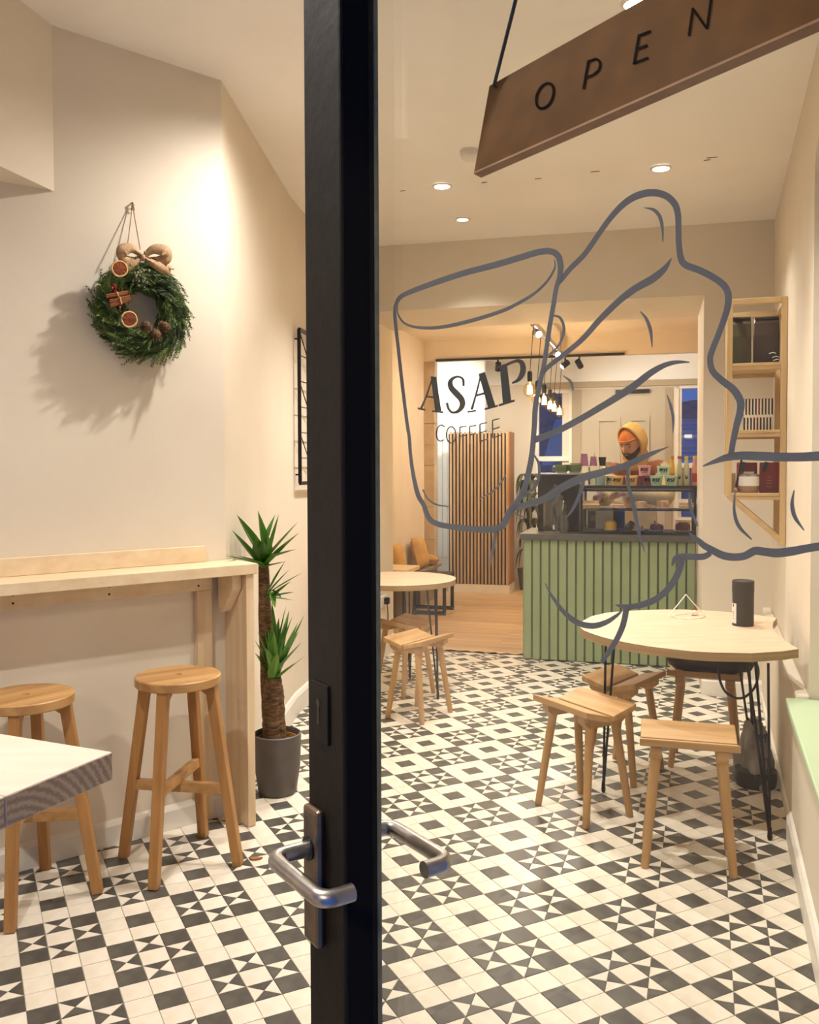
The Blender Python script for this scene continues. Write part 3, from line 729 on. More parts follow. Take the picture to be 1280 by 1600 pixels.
def gsign(x, y, lift=0): return pl(x, y, SB + sn * (.0006 + lift), sn)
def C1(x, y): return (580 + x / 1.829, y / 1.829)
def SG(P, k=5): ribbon(mb, [C1(*p) for p in P], 4.2, random.random() * .0002, k, gsign)
def sletter(): part('letter', mb, M_INK, sg, world=True, solid=.0001)
mb = MB()
SG([(497 + 25 * math.cos(a) + 6 * math.sin(-a) * .6, 274 - 0 + 35 * math.sin(a) - 8 * math.cos(a)) for a in [2 * math.pi * i / 14 for i in range(15)]], 3)
sletter(); mb = MB(); SG([(607, 255), (622, 172)]); SG([(622, 176), (642, 169), (654, 178), (652, 198), (636, 213), (614, 222)]); sletter(); mb = MB(); SG([(751, 184), (766, 98)]); SG([(764, 103), (800, 89)]); SG([(757, 142), (790, 129)]); SG([(751, 181), (793, 165)])
sletter(); mb = MB(); SG([(908, 103), (920, 22)]); SG([(919, 24), (960, 82)]); SG([(960, 82), (972, -2)])
sletter()
a0 = spt(.012, shl - .006, .003)
mb = MB().tube([a0 - sn * .012, a0, a0.lerp(pl(806, 0, P0 + DN * .090, DN), .5), pl(806, 0, P0 + DN * .090, DN), a0.lerp(pl(806, 0, P0 + DN * .090, DN), 2.6)], .0019, 8)
a1 = spt(slen - .012, shl - .006, .003); mb.tube([a1 - sn * .012, a1, a1 + (a0.lerp(pl(806, 0, P0 + DN * .090, DN), 2.6) - a1)], .0019, 8)
part('cord', mb, M_BLACK, sg, world=True, smooth=True)

# ================================================================== LIGHTS
def downlight(px, py, r=.042, small=False, on=True, label='', P=None, k=None, cone=108):
    p = P or ceil_pt(px, py); z = ceilz(p.x, p.y)
    d = thing('ceiling_downlight', label, 'downlight', (p.x, p.y, z), 0, 'ceiling downlights')
    part('trim_ring', MB().lathe([(r, -.001), (r + .012, -.001), (r + .012, -.004), (r, -.008)], n=28, cap=False), M_TRIM, d, smooth=True)
    part('lamp_face', MB().lathe([(0, -.003), (r, -.003), (r, -.005), (0, -.005)], n=24), M_LAMP2 if small else M_LAMP, d)
    light('downlight_beam', 'SPOT', (p.x, p.y, z - .012), E_DOWN * (.5 if small else (k or 1)), WARM, (p.x, p.y, 0), .03, cone, .8)
downlight(691, 290, label='bright ceiling downlight over the room, left of the two seen below the OPEN sign')
downlight(1033, 262, k=.62, label='bright ceiling downlight near the right wall below the OPEN sign')
downlight(995, 4, label='bright ceiling downlight glaring above the top edge of the OPEN sign')
downlight(723, 342, .035, True, label='small plain white downlight farthest back near the header wall')
downlight(0, 0, P=V((-.21, 3.37, 0)), k=.82, cone=160, label='ceiling downlight hidden by the dark door stile, over the wreath')
downlight(0, 0, P=V((-1.0, 1.35, 0)), k=1.15, cone=138, label='ceiling downlight over the front of the shop above the pale plank table')
cl = bpy.data.objects['ceiling']
for px, py, L_ in ((757, 285, .03), (841, 279, .035), (930, 268, .045), (1113, 246, .05), (1105, 250, .03), (629, 298, .03)):
    p = ceil_pt(px, py); part('paint_flake', MB().box((p.x, p.y, ceilz(p.x, p.y) - .0006), (L_, .009, .0012), rotz(A + random.uniform(-.2, .2))), M_BARK, cl, world=True)
p = ceil_pt(735, 236)
sd = thing('smoke_detector', 'round cream smoke detector on the ceiling beside the OPEN sign', 'smoke detector', (p.x, p.y, ceilz(p.x, p.y)))
part('base', MB().lathe([(0, 0), (.052, 0), (.052, -.012), (0, -.012)], n=28), M_TRIM, sd, smooth=True)
part('cover', MB().lathe([(.046, -.012), (.046, -.03), (.034, -.042), (0, -.044)], n=28), M_TRIM, sd, smooth=True)

light('street_fill', 'SPOT', V((-1.25, -1.7, 3.0)), 140, (1.0, .80, .58), V((-.1, .9, 1.3)), .12, 70, .5)  # unseen outdoor lamp, added to brighten the door, sign and plank table
# ---- pendant bar with six filament bulbs in the back room
pa, pb = yp(833, 505, 7.2), yp(880, 556, 9.36)
zb = (pa.z + pb.z) / 2; pa.z = pb.z = zb
pd = thing('pendant_light', 'black ceiling bar with six glowing filament globe bulbs hanging on cables', 'pendant light', pa)
part('bar', MB().bar(pa, pb, .05, .04), M_STEEL, pd, world=True, bevel=.004)
for k in (.1, .9): q_ = pa.lerp(pb, k); part('hanger', MB().tube([q_, V((q_.x, q_.y, 2.80))], .008, 8), M_STEEL, pd, world=True)
bulbs = [(828, 609), (840, 622), (850.5, 626), (859.5, 633), (866, 637), (874, 643)]
for i, (bx, by) in enumerate(bulbs):
    k = (.02, .22, .42, .6, .78, .97)[i]; Yb = pa.lerp(pb, k).y; c = yp(bx, by, Yb); r = .056
    part('cable', MB().tube([pa.lerp(pb, k), V((c.x, c.y, c.z + .14))], .003, 6), M_BLACK, pd, world=True)
    part('socket', MB().lathe([(.012, .15), (.02, .14), (.02, .075), (.016, .065)], c, 14), M_BMETAL, pd, world=True, smooth=True)
    b_ = part('bulb', MB().lathe([(0, -.060), (.020, -.057), (.042, -.040), (r, -.008), (.053, .012), (.040, .038), (.02, .058), (.014, .07)], c, 18), M_BULB, pd, world=True, smooth=True)
    mb = MB()
    for j in range(6):
        a = 2 * math.pi * j / 6; mb.tube([c + V((.012 * math.cos(a), .012 * math.sin(a), .034)), c + V((.019 * math.cos(a), .019 * math.sin(a), -.034))], .0045, 5)
    part('filament', mb, M_FIL, b_, world=True)
    light('bulb_glow', 'POINT', c, E_BULB, WARM2, size=.02)
for (bx, by, k) in ((838, 520, .1), (869, 545, .72)):
    q_ = pa.lerp(pb, k) + V((0, 0, -.05)); ax = (V((.3, -.75, -.35))).normalized()
    hd = part('spot_head', MB().tube([q_ - ax * .03, q_ + ax * .035], .03, 16), M_STEEL, pd, world=True, smooth=True)
    part('spot_face', MB().tube([q_ + ax * .0352, q_ + ax * .037], .026, 16), M_SPOTF, hd, world=True)
    light('pendant_spot', 'SPOT', q_ + ax * .05, E_TRACK * .5, COOL, q_ + ax, .03, 120, .8)
light('back_room_fill', 'SPOT', st(-.6, 2.2, 2.75), E_TRACK * .6, WARM2, st(-1.3, 2.6, 0), .05, 150, .9)  # bodiless fill lamp added to lift the back room
# ---- black track on the beam with spot heads
tk = thing('track_light', 'black ceiling track along the beam with small black spot heads', 'track light', st(0, 3.72, 2.58))
sL, sR = -1.63, .38
part('rail', sbox(MB(), sL, sR, 3.70, 3.738, 2.575, 2.60), M_BMETAL, tk, world=True)
for px, aim in ((778, (-1.2, 4.6, 1.6)), (883, (-1.75, 3.0, 1.2)), (905, (.6, 5.2, 1.2))):
    sp = None
    for i in range(400):
        s_ = sL + (sR - sL) * i / 399; e = st(s_, 3.72, 2.57) - CAM; x = 640 + F_PX * e.dot(CRIGHT) / e.dot(FWD)
        if x >= px: sp = s_; break
    c = st(sp, 3.72, 2.50); ax = (st(*aim) - c).normalized()
    hd = part('spot_head', MB().tube([c - ax * .045, c + ax * .045], .032, 16), M_BMETAL, tk, world=True, smooth=True)
    part('stem', MB().tube([st(sp, 3.72, 2.575), c], .01, 8), M_BMETAL, hd, world=True)
    part('spot_face', MB().tube([c + ax * .0452, c + ax * .046], .027, 16), M_SPOTF, hd, world=True)
    light('track_spot', 'SPOT', c + ax * .06, E_TRACK * (.35 if px == 883 else 1), COOL, c + ax, .03, 110, .7)
for s_, aim in ((-1.6, (-1.62, 4.55, .6)), (1.0, (.7, 5.2, 1.8))):  # out-of-view downlights added to brighten the rear extension
    c = st(s_, 4.12, 2.84); d = thing('ceiling_downlight', 'added ceiling downlight of the rear extension above the ' + ('slatted partition' if s_ < 0 else 'rear door'), 'downlight', c, 0, 'added extension downlights')
    part('lamp_face', MB().lathe([(0, .0), (.035, .0), (.035, -.004), (0, -.004)], n=20), M_LAMP2, d)
    light('extension_spot', 'SPOT', c + V((0, 0, -.02)), E_TRACK * (.6 if s_ < 0 else .3), COOL, st(*aim), .04, 150, .8)
ls = thing('added_light_strip', 'slim white light strip added behind the stone jamb to brighten the boards', 'light strip', st(-1.72, 3.95, .3))  # unseen strip, added to brighten the white boards
part('housing', sbox(MB(), -1.755, -1.70, 3.915, 3.93, .3, 2.5), M_STEEL, ls, world=True)
part('diffuser', sbox(MB(), -1.75, -1.705, 3.9305, 3.94, .31, 2.49), emis('strip_diffuser', (1.0, .97, .93), 9), ls, world=True)
light('counter_spot', 'SPOT', st(.5, 1.15, 2.74), E_TRACK * .7, COOL, st(.6, 1.3, 1.0), .03, 100, .8)  # unseen downlight added to light the counter area
cs = thing('ceiling_downlight', 'added ceiling downlight above the counter hidden behind the lintel', 'downlight', st(.5, 1.15, 2.80))
part('lamp_face', MB().lathe([(0, .0), (.035, .0), (.035, -.004), (0, -.004)], n=20), M_LAMP2, cs)
# ================================================================== BAR BENCH, LEFT
BZ = 1.05
B0 = V((-.617, 3.514, 0))                          # front right corner on the floor
BW = W1N.copy(); BLd = W1D.copy()
BDEP = (B0 - W1).dot(BW)                           # depth of the bench
def bp(k, n, z): return B0 - BLd * k - BW * n + V((0, 0, z))   # k to the left, n towards the wall
BR = frame3(BLd, BW, V((0, 0, 1)))
def bbox(mb, k0, k1, n0, n1, z0, z1): return mb.box(bp((k0 + k1) / 2, (n0 + n1) / 2, (z0 + z1) / 2), (abs(k1 - k0), abs(n1 - n0), z1 - z0), BR)
bb = thing('bar_bench', 'long narrow pale pine bar ledge fixed along the left wall', 'bar ledge', B0)
part('worktop', bbox(MB(), -.012, 2.0, -.012, BDEP - .002, BZ - .042, BZ), M_PINE, bb, world=True, bevel=.003)
part('upstand', bbox(MB(), .12, 2.0, BDEP - .024, BDEP - .002, BZ + .0005, BZ + .065), M_PINE, bb, world=True, bevel=.002)
lg = part('wall_ledger', bbox(MB(), .10, 2.0, BDEP - .034, BDEP - .002, BZ - .112, BZ - .043), M_PINE, bb, world=True, bevel=.002)
for k in (.16, .52, .86):
    for dz in (-.063, -.092): part('screw_head', MB().tube([bp(k, BDEP - .0348, BZ + dz), bp(k, BDEP - .033, BZ + dz)], .0045, 8), M_BLACK, lg, world=True)
part('wall_stud', bbox(MB(), .10, .165, BDEP - .03, BDEP - .002, .005, BZ - .113), M_PINEZ, bb, world=True, bevel=.002)
part('end_board', bbox(MB(), 0, .034, 0, .09, .002, BZ - .043), M_PINEZ, bb, world=True, bevel=.002)
part('end_board', bbox(MB(), .004, .034, .0915, BDEP - .012, .002, BZ - .043), M_PINEZ, bb, world=True, bevel=.002)
mb = MB().prism([bp(.036, .035, BZ - .0435), bp(.036, BDEP - .036, BZ - .0435), bp(.036, BDEP - .036, BZ - .20), bp(.036, BDEP - .07, BZ - .20), bp(.036, .035, BZ - .10)], -BLd * .04)
part('corner_bracket', mb, M_PINE, bb, world=True, bevel=.002)

# ---- bar stools
def bar_stool(label, loc, rz):
    t = thing('bar_stool', label, 'stool', loc, rz, 'bar stools at the ledge')
    H = .683; r = .152
    mb = MB()
    seat = MB().lathe([(0, H - .034), (r - .004, H - .034), (r, H - .030), (r, H - .004), (r - .004, H), (.013, H), (.011, H - .010), (0, H - .012)], n=40)
    part('seat', seat, M_ACAX, t, smooth=True)
    part('grip_hole', MB().lathe([(0, H - .0115), (.0108, H - .0115), (.0108, H - .0125), (0, H - .0125)], n=16), M_BLACK, t)
    a = .205
    for i, (x, y) in enumerate(((1, 1), (-1, 1), (-1, -1), (1, -1))):
        top = V((x * .088, y * .088, H - .034)); bot = V((x * .155, y * .155, 0))
        part('leg', MB().bar(bot, top, .034, .034, (x, y, 0), w2=1.06), M_ACAZ, t, bevel=.003)
        br = MB().prism([V((x * .095, y * .095, H - .034)) + V((-y * .012, x * .012, 0)), V((x * .045, y * .045, H - .034)) + V((-y * .012, x * .012, 0)), V((x * .1, y * .1, H - .085)) + V((-y * .012, x * .012, 0))], V((y * .024, -x * .024, 0)))
        part('leg_block', br, M_ACAZ, t)
    f = 1 - .235 / H * 1.0
    def at_z(x, y, z): k = z / (H - .034); return V((x * (.155 - .067 * k), y * (.155 - .067 * k), z))
    part('stretcher', MB().bar(at_z(1, 1, .31), at_z(-1, -1, .31), .036, .026, (0, 0, 1)), M_ACAX, t, bevel=.002)
    part('stretcher', MB().bar(at_z(-1, 1, .275), at_z(1, -1, .275), .036, .026, (0, 0, 1)), M_ACAX, t, bevel=.002)
    return t
sA = fp(275, 1052, .66); sB = fp(52, 1082, .66)
legsA = [fp(240, 1390), fp(375, 1351), fp(192, 1339), fp(317, 1306)]
cA = sum(legsA, V((0, 0, 0))) / 4; dA = (legsA[0] - legsA[3]); aA = math.atan2(dA.y, dA.x)
dA = legsA[1] - legsA[0]; aA = math.atan2(dA.y, dA.x)
st1 = bar_stool('tall round wooden bar stool standing nearest the end of the pine ledge', cA, aA)
legsB = [fp(20, 1456), fp(152, 1397), fp(68, 1357)]
cB = (legsB[0] + legsB[2]) / 2; dB = legsB[1] - legsB[0]
copy_tree(st1, cB, math.atan2(dB.y, dB.x), 'tall round wooden bar stool partly behind the pale plank table at left')

# ---- pale plank table, bottom left
TZ = .983
tA, tB, tC = fp(175.5, 1174.5, TZ), fp(0, 1247, TZ), fp(0, 1156, TZ)
ex = (tB - tA).normalized(); ey = (tC - tA); ey = (ey - ex * ey.dot(ex)).normalized()
tlen, twid = 1.3, .62
tb = thing('high_table', 'thick pale whitewashed plank table with rough grey end grain, bottom left corner', 'table', V((tA.x, tA.y, 0)))
TRm = frame3(ey, ex, V((0, 0, 1)))
def tp(a, b, z): return V((tA.x, tA.y, 0)) + ey * a + ex * b + V((0, 0, z))
M_ENDG, t_, b_ = mk('end_grain')
N = t_.nodes.new
tc = N('ShaderNodeTexCoord'); mp = N('ShaderNodeMapping'); wv = N('ShaderNodeTexWave'); wv.wave_type = 'RINGS'; wv.rings_direction = 'SPHERICAL'
pc = tp(0, .20, TZ - .13) - V((tA.x, tA.y, 0)); mp.inputs['Location'].default_value = -pc
wv.inputs['Scale'].default_value = 24; wv.inputs['Distortion'].default_value = 2.5; wv.inputs['Detail'].default_value = 3; wv.inputs['Detail Scale'].default_value = 6
rp = N('ShaderNodeValToRGB'); rp.color_ramp.elements[0].color = srgb(170, 146, 116); rp.color_ramp.elements[1].color = srgb(204, 182, 152)
t_.links.new(tc.outputs['Object'], mp.inputs[0]); t_.links.new(mp.outputs[0], wv.inputs['Vector']); t_.links.new(wv.outputs['Fac'], rp.inputs[0]); t_.links.new(rp.outputs[0], b_.inputs['Base Color'])
bpn = N('ShaderNodeBump'); bpn.inputs['Strength'].default_value = .5; bpn.inputs['Distance'].default_value = .003; t_.links.new(wv.outputs['Fac'], bpn.inputs['Height']); t_.links.new(bpn.outputs[0], b_.inputs['Normal'])
b_.inputs['Roughness'].default_value = .9
for i, (b0, b1) in enumerate(((0, .205), (.207, .41), (.412, twid))):
    pk_ = part('top_plank', MB().box(tp(tlen / 2, (b0 + b1) / 2, TZ - .0225), (tlen, b1 - b0, .045), TRm), M_PALEWOOD, tb, world=True, bevel=.002)
    part('end_grain', MB().box(tp(-.0004, (b0 + b1) / 2, TZ - .0225), (.001, b1 - b0 - .004, .041), TRm), M_ENDG, pk_, world=True)
for a in (.45, tlen - .06):
    for b in (.19, twid - .05): part('leg', MB().box(tp(a, b, (TZ - .045) / 2), (.07, .07, TZ - .045), TRm), M_PALEWOOD, tb, world=True, bevel=.003)

# ---- low stools
def low_stool(label, loc, rz, group=None):
    t = thing('low_stool', label, 'stool', loc, rz, group)
    H, L, Wd = .455, .337, .132
    for sgn in (-1, 1):
        mb = MB(); th = .026; tilt = .034
        P = []
        for (x, y) in ((-L / 2, Wd), (-L / 2, .008), (L / 2, .008), (L / 2, Wd)):
            P.append(V((x, sgn * y, H - th - .022 + (tilt if y > .05 else 0))))
        part('seat_board', mb.prism(P, (0, 0, th)), M_BEECHX, t, bevel=.003)
    for sx_ in (-1, 1):
        mb = MB().prism([V((sx_ * .112 - .02, y, z)) for y, z in ((-.112, H - .0205), (0, H - .0495), (.112, H - .0205), (.112, H - .048), (.085, H - .070), (-.085, H - .070), (-.112, H - .048))], (.04, 0, 0))
        part('cross_bar', mb, M_BEECHX, t, bevel=.002)
        for sy in (-1, 1):
            part('leg', MB().tube([V((sx_ * .150, sy * .118, 0)), V((sx_ * .149, sy * .1175, .004)), V((sx_ * .112, sy * .066, H - .055))], [.0125, .0145, .0185], 14), M_BEECHZ, t, smooth=True)
    return t
def stool_at(px, py, g0, g1):
    c = fp(px, py, .45); a, b = fp(*g0, .45), fp(*g1, .45); return V((c.x, c.y, 0)), math.atan2(b.y - a.y, b.x - a.x)
ST = [((1076, 1150), (1004, 1147), (1150, 1158), 'low wooden stool nearest the camera, two boards squarely facing the viewer'),
      ((912, 1098), (870, 1082), (948, 1108), 'low wooden stool at the left tip of the leaf-shaped table, seat turned diagonally'),
      ((976, 1057), (950, 1068), (998, 1048), 'low wooden stool behind the left stool, in front of the green counter'),
      ((1103, 1047), (1050, 1044), (1155, 1052), 'low wooden stool under the leaf-shaped table with a black bag on it'),
      ((655, 996), (630, 1000), (683, 985), 'front low wooden stool beneath the round table beside the door'),
      ((632, 970), (618, 964), (648, 971), 'rear low wooden stool in shade beneath the round table beside the door')]
s0 = None; SP = []
for c, g0, g1, lab in ST:
    loc, rz = stool_at(*c, g0, g1); SP.append((loc, rz))
    if s0 is None: s0 = low_stool(lab, loc, rz, 'low stools')
    else: copy_tree(s0, loc, rz, lab)

# ---- leaf-shaped table on hairpin legs
def hairpin(name, parent, base, tops):
    mb = MB()
    for a in tops:
        d = (base - a).normalized(); mb.tube([a, base - d * .02 + V((0, 0, .012))], .0055, 8)
    mb.tube([base + V((0, 0, .0)), base + V((0, 0, .012)), base + V((0, 0, .05))], [.006, .010, .007], 10)
    return part(name, mb, M_BMETAL, parent, world=True, smooth=True)
tz = .72
OUT = [(905.7, 979), (911, 970), (925, 962.6), (950, 957), (980, 954.4), (1010, 953), (1040, 952.4), (1070, 952.4), (1100, 953.6), (1130, 955.6), (1175, 959.5), (1214.4, 965.5)]
NOTCH = [(1208.5, 972), (1207.5, 979), (1210, 986), (1216, 993), (1228, 1002), (1248, 1014)]
FR = [(1224, 1017.5), (1175, 1020.6), (1115, 1019.5), (1080, 1017.5), (1047.5, 1014), (1015, 1010), (987.5, 1005.6), (960, 1000), (942.5, 995.5), (925, 990), (912.5, 985)]
pts = [fp(x, y, tz) for x, y in OUT + NOTCH + FR]
lt = thing('leaf_table', 'pale plywood leaf-shaped table with a bite cut from its end, on black hairpin legs', 'table', V((sum(p.x for p in pts) / len(pts), sum(p.y for p in pts) / len(pts), 0)))
part('table_top', MB().prism([p - V((0, 0, .034)) for p in pts], (0, 0, .034), 0, 1), [M_PLYTOP, M_PLYEDGE], lt, world=True)
hb = [fp(943, 1238), fp(1203, 1313), fp(1180, 1216)]
za = tz - .035
def up(px, py, z=za): return fp(px, py, z)
def near(b, dx, dy): return V((b.x + dx, b.y + dy, za))
hairpin('hairpin_leg', lt, hb[0], [near(hb[0], .015, .03), near(hb[0], .045, -.01), near(hb[0], .06, .05)])
hairpin('hairpin_leg', lt, hb[1], [near(hb[1], -.05, .03), near(hb[1], -.02, -.02), near(hb[1], -.085, .02)])
hairpin('hairpin_leg', lt, hb[2], [near(hb[2], -.10, .0), near(hb[2], -.06, -.04), near(hb[2], -.03, .03)])
# black tin on the table
cb = fp(1161, 977, tz); sc = cb.y / F_PX; r = 16.5 * sc; h = 71 * sc
tin = thing('canister', 'tall black cylindrical tin with a white label standing on the leaf-shaped table', 'tin', cb)
part('body', MB().lathe([(0, .0005), (r * .97, .0005), (r * .97, h * .74)], n=32), M_CANIS, tin, smooth=True)
part('lid', MB().lathe([(r, h * .735), (r, h - .003), (r - .003, h), (r - .006, h - .004), (0, h - .004)], n=32), M_CANIS, tin, smooth=True)
mb = MB(); P = []
for j, z in enumerate((.012, h * .5)):
    for i in range(9):
        a = R(-150 + 60 * i / 8 - 58); P.append(V(((r * .97 + .0004) * math.cos(a), (r * .97 + .0004) * math.sin(a), z)))
part('paper_label', mb.grid(P, 9, 2), M_LABEL, tin)
mb = MB()
for i, z in enumerate((.03, .042, .052, .06, h * .42)):
    a0_, a1_ = R(-178), R(-166); rr_ = r * .97 + .0008
    part('label_print', MB().add([V((rr_ * math.cos(a), rr_ * math.sin(a), zz)) for a, zz in ((a0_, z), (a1_, z), (a1_, z + .003 + (.01 if i == 4 else 0)), (a0_, z + .003 + (.01 if i == 4 else 0)))], [(0, 1, 2, 3)]), M_INK, tin)
# white wire holder
def tpx(x, y, z=tz): return fp(x, y, z)
cw = tpx(1073, 963); Yw = cw.y
wh = thing('wire_stand', 'thin white bent wire triangle with a coil lying on the leaf-shaped table', 'wire stand', cw)
mb = MB()
top = yp(1072, 929, Yw)
L0, R0 = tpx(1043, 965), tpx(1102, 963)
P = catmull([L0 + V((0, 0, .004)), L0.lerp(top, .5), L0.lerp(top, .9), top, R0.lerp(top, .9), R0.lerp(top, .5), R0 + V((0, 0, .004))], 6)
mb.tube([V(p) for p in P], .0022, 6)
part('wire_triangle', mb, M_WIRE, wh, world=True, smooth=True)
P = [(1052, 963), (1060, 966.5), (1075, 967.5), (1095, 966.8), (1103, 963.5), (1098, 960.5), (1080, 959), (1060, 960.5), (1050, 963.5), (1066, 967), (1084, 969)]
part('wire_coil', MB().tube([tpx(*p) + V((0, 0, .003)) for p in P], .002, 6), M_WIRE, wh, world=True, smooth=True)
c = tpx(1085, 961.5); part('plug', MB().box(c + V((0, 0, .012)), (.035, .025, .02)), M_WIRE, wh, world=True, bevel=.003)
mb = MB(); mb.tube([c + V((-.01, 0, .02)), c + V((-.01, 0, .037))], .0025, 6); mb.tube([c + V((.01, 0, .02)), c + V((.01, 0, .04))], .0032, 6); part('pin', mb, M_BRASS, wh, world=True)

# black bag resting on the back stool, with strap
sl, sr_ = SP[3]
bg_ = thing('black_bag', 'soft black bag with a loop strap lying on the stool under the leaf-shaped table', 'bag', V((sl.x, sl.y, .44)), sr_)
mb = MB(); P = []; nx, ny = 22, 10
for j in range(ny):
    v = -math.pi / 2 + math.pi * j / (ny - 1)
    for i in range(nx + 1):
        u = 2 * math.pi * i / nx; cu, su_ = math.cos(u), math.sin(u); f = lambda c_: math.copysign(abs(c_) ** .55, c_)
        P.append(V((.02 + .20 * f(cu) * abs(math.cos(v)) ** .4, .09 * f(su_) * abs(math.cos(v)) ** .4, .075 + .066 * math.copysign(abs(math.sin(v)) ** .8, v) + .006 * math.sin(5 * u + 2 * v))))
part('bag_body', mb.grid(P, nx + 1, ny), M_BAGBLK, bg_, smooth=True)
P = [V((.06, -.13, .07)), V((.07, -.15, 0)), V((.10, -.155, -.055)), V((.16, -.15, -.075)), V((.215, -.14, -.03)), V((.235, -.12, .04)), V((.225, -.09, .09))]
part('strap', MB().tube([V(p) for p in catmull(P, 5)], .006, 6), M_BLACK, bg_, smooth=True)
# grey plastic sack on the floor by the right wall
c = fp(1190, 1224) + V((-.03, 0, 0))
pb_ = thing('plastic_sack', 'crumpled grey and black plastic sack on the floor behind the hairpin leg', 'sack', c)
mb = MB(); P = []; nx, ny = 28, 14; rnd = random.Random(3)
for j in range(ny):
    v = j / (ny - 1)
    for i in range(nx + 1):
        u = 2 * math.pi * (i % nx) / nx
        rr_ = (.085 + .022 * math.sin(3 * u + 4 * v) + .014 * math.sin(7 * u - 9 * v)) * (1.05 - .55 * v ** 1.5) * (1 if v > .06 else .85)
        P.append(V((rr_ * math.cos(u) * .8 + .02 * v, rr_ * math.sin(u) * 1.1 + .07 * v, .001 + .26 * v + .012 * math.sin(4 * u) * v)))
b_0 = part('sack_body', mb.grid(P, nx + 1, ny), M_POLY, pb_, smooth=True)
part('black_base', MB().lathe([(0, 0), (.085, 0), (.092, .03), (.09, .07)], (0, -.01, 0), 18), M_BLACK, pb_, smooth=True, label='black bottom of the sack')
mb = MB()
for a in range(5): mb.tube([V((.03 + .02 * math.cos(a * 1.3), -.04 + .02 * math.sin(a * 2.1), .21)), V((.0 + .03 * math.cos(a * 2.2), -.05 + .03 * math.sin(a), .24)), V((.02 * math.cos(a), -.06, .205))], .0035, 5)
kn = part('twine_knot', mb, M_BLUE, pb_, label='blue twine')

# ---- round table by the door with stools
zt_ = .72
Rr = fp(712, 905, zt_); cR = V((Rr.x - .36, Rr.y + .06, 0))
rt = thing('round_table', 'round pale plywood table on black hairpin legs half hidden by the door stile', 'table', cR)
rad = (V((Rr.x, Rr.y, 0)) - cR).length
part('table_top', MB().prism([V((rad * math.cos(2 * math.pi * i / 56), rad * math.sin(2 * math.pi * i / 56), zt_ - .032)) for i in range(56)], (0, 0, .032), 0, 1), [M_PLYTOP, M_PLYEDGE], rt)
hbp = fp(684.5, 1093)
for a in (0, 2.1, 4.2):
    b = hbp.copy() if a == 0 else cR + rotz(a) @ (V((hbp.x, hbp.y, 0)) - cR)
    n_ = (cR - V((b.x, b.y, 0))).normalized(); s_ = V((-n_.y, n_.x, 0))
    hairpin('hairpin_leg', rt, V((b.x, b.y, 0)), [V((b.x, b.y, zt_ - .033)) + n_ * .01 + s_ * .0, V((b.x, b.y, zt_ - .033)) + n_ * .05 + s_ * .045, V((b.x, b.y, zt_ - .033)) + n_ * .05 - s_ * .03])

# ================================================================== YUCCA
yc = V((-.585, 3.88, 0))
yu = thing('yucca', 'potted yucca with two bare stems and spiky leaves beside the end of the ledge', 'plant', yc)
part('pot', MB().lathe([(0, .001), (.078, .001), (.084, .012), (.100, .12), (.104, .23), (.105, .262), (.099, .266), (.095, .258), (.094, .225)], n=36), M_POT, yu, smooth=True)
part('inner_pot', MB().lathe([(.088, .222), (.088, .243), (.085, .243), (.085, .222)], n=28, cap=False), M_CAPO, yu, smooth=True, label='orange rim of the nursery pot')
part('soil', MB().lathe([(0, .232), (.05, .234), (.086, .228), (.086, .2), (0, .2)], n=24), M_SOIL, yu, smooth=True)
def trunk(path, r0, r1, seed):
    rnd = random.Random(seed); Q = catmull(path, 10); n = len(Q); mb = MB()
    mb.tube([V(p) for p in Q], [(r0 + (r1 - r0) * i / n) * (1 + rnd.uniform(-.09, .09)) for i in range(n)], 12)
    return part('stem', mb, M_BARK, yu, smooth=True)
H1 = yp(428, 1058, yc.y).z; H2 = yp(410, 880, yc.y + .02).z
def lx(px): return (px - 640) / F_PX * yc.y - yc.x
trunk([V((lx(424), -.01, .22)), V((lx(422), -.012, H1 * .7)), V((lx(425), -.01, H1))], .043, .036, 1)
trunk([V((lx(412) + .02, .045, .22)), V((lx(412), .05, H2 * .5)), V((lx(409), .03, H2))], .036, .024, 2)
trunk([V((lx(434), .0, .21)), V((lx(432), .0, .42)), V((lx(428), .0, .52))], .030, .022, 3)
def leafmesh(mb, base, tip, wid, droop=0.0, up=V((0, 0, 1))):
    base, tip = V(base), V(tip); d = tip - base; L = d.length; d.normalize()
    s_ = d.cross(up); s_ = s_.normalized() if s_.length > .05 else V((1, 0, 0)); n_ = s_.cross(d)
    Lf, Mi, Rt = [], [], []
    for i in range(7):
        t = i / 6; w_ = wid * (.55 + .9 * t if t < .35 else .865 * max(0.0, 1 - ((t - .35) / .65) ** 1.6)) / .865
        c = base.lerp(tip, t) - V((0, 0, droop * t * t)); Lf.append(c + s_ * w_ / 2 + n_ * w_ * .22); Mi.append(c); Rt.append(c - s_ * w_ / 2 + n_ * w_ * .22)
    P = []
    for i in range(7): P += [Lf[i], Mi[i], Rt[i]]
    mb.grid(P, 3, 7)
def head(c, leaves, rnd):
    for (tx, ty, dep, wd) in leaves:
        Yt = yc.y + dep; tip = yp(tx, ty, Yt) - yc
        while tip.x + yc.x < -.755 + .0621 * (tip.y + yc.y - 3.65) + .02: Yt -= .02; tip = yp(tx, ty, Yt) - yc
        wd *= 1.35; mb = MB(); leafmesh(mb, c + V((rnd.uniform(-.012, .012), rnd.uniform(-.012, .012), rnd.uniform(-.03, .02))), tip, wd)
        part('leaf', mb, M_LEAF, yu, smooth=True)
rnd = random.Random(5)
top_c = V((lx(409), .03, H2 + .0))
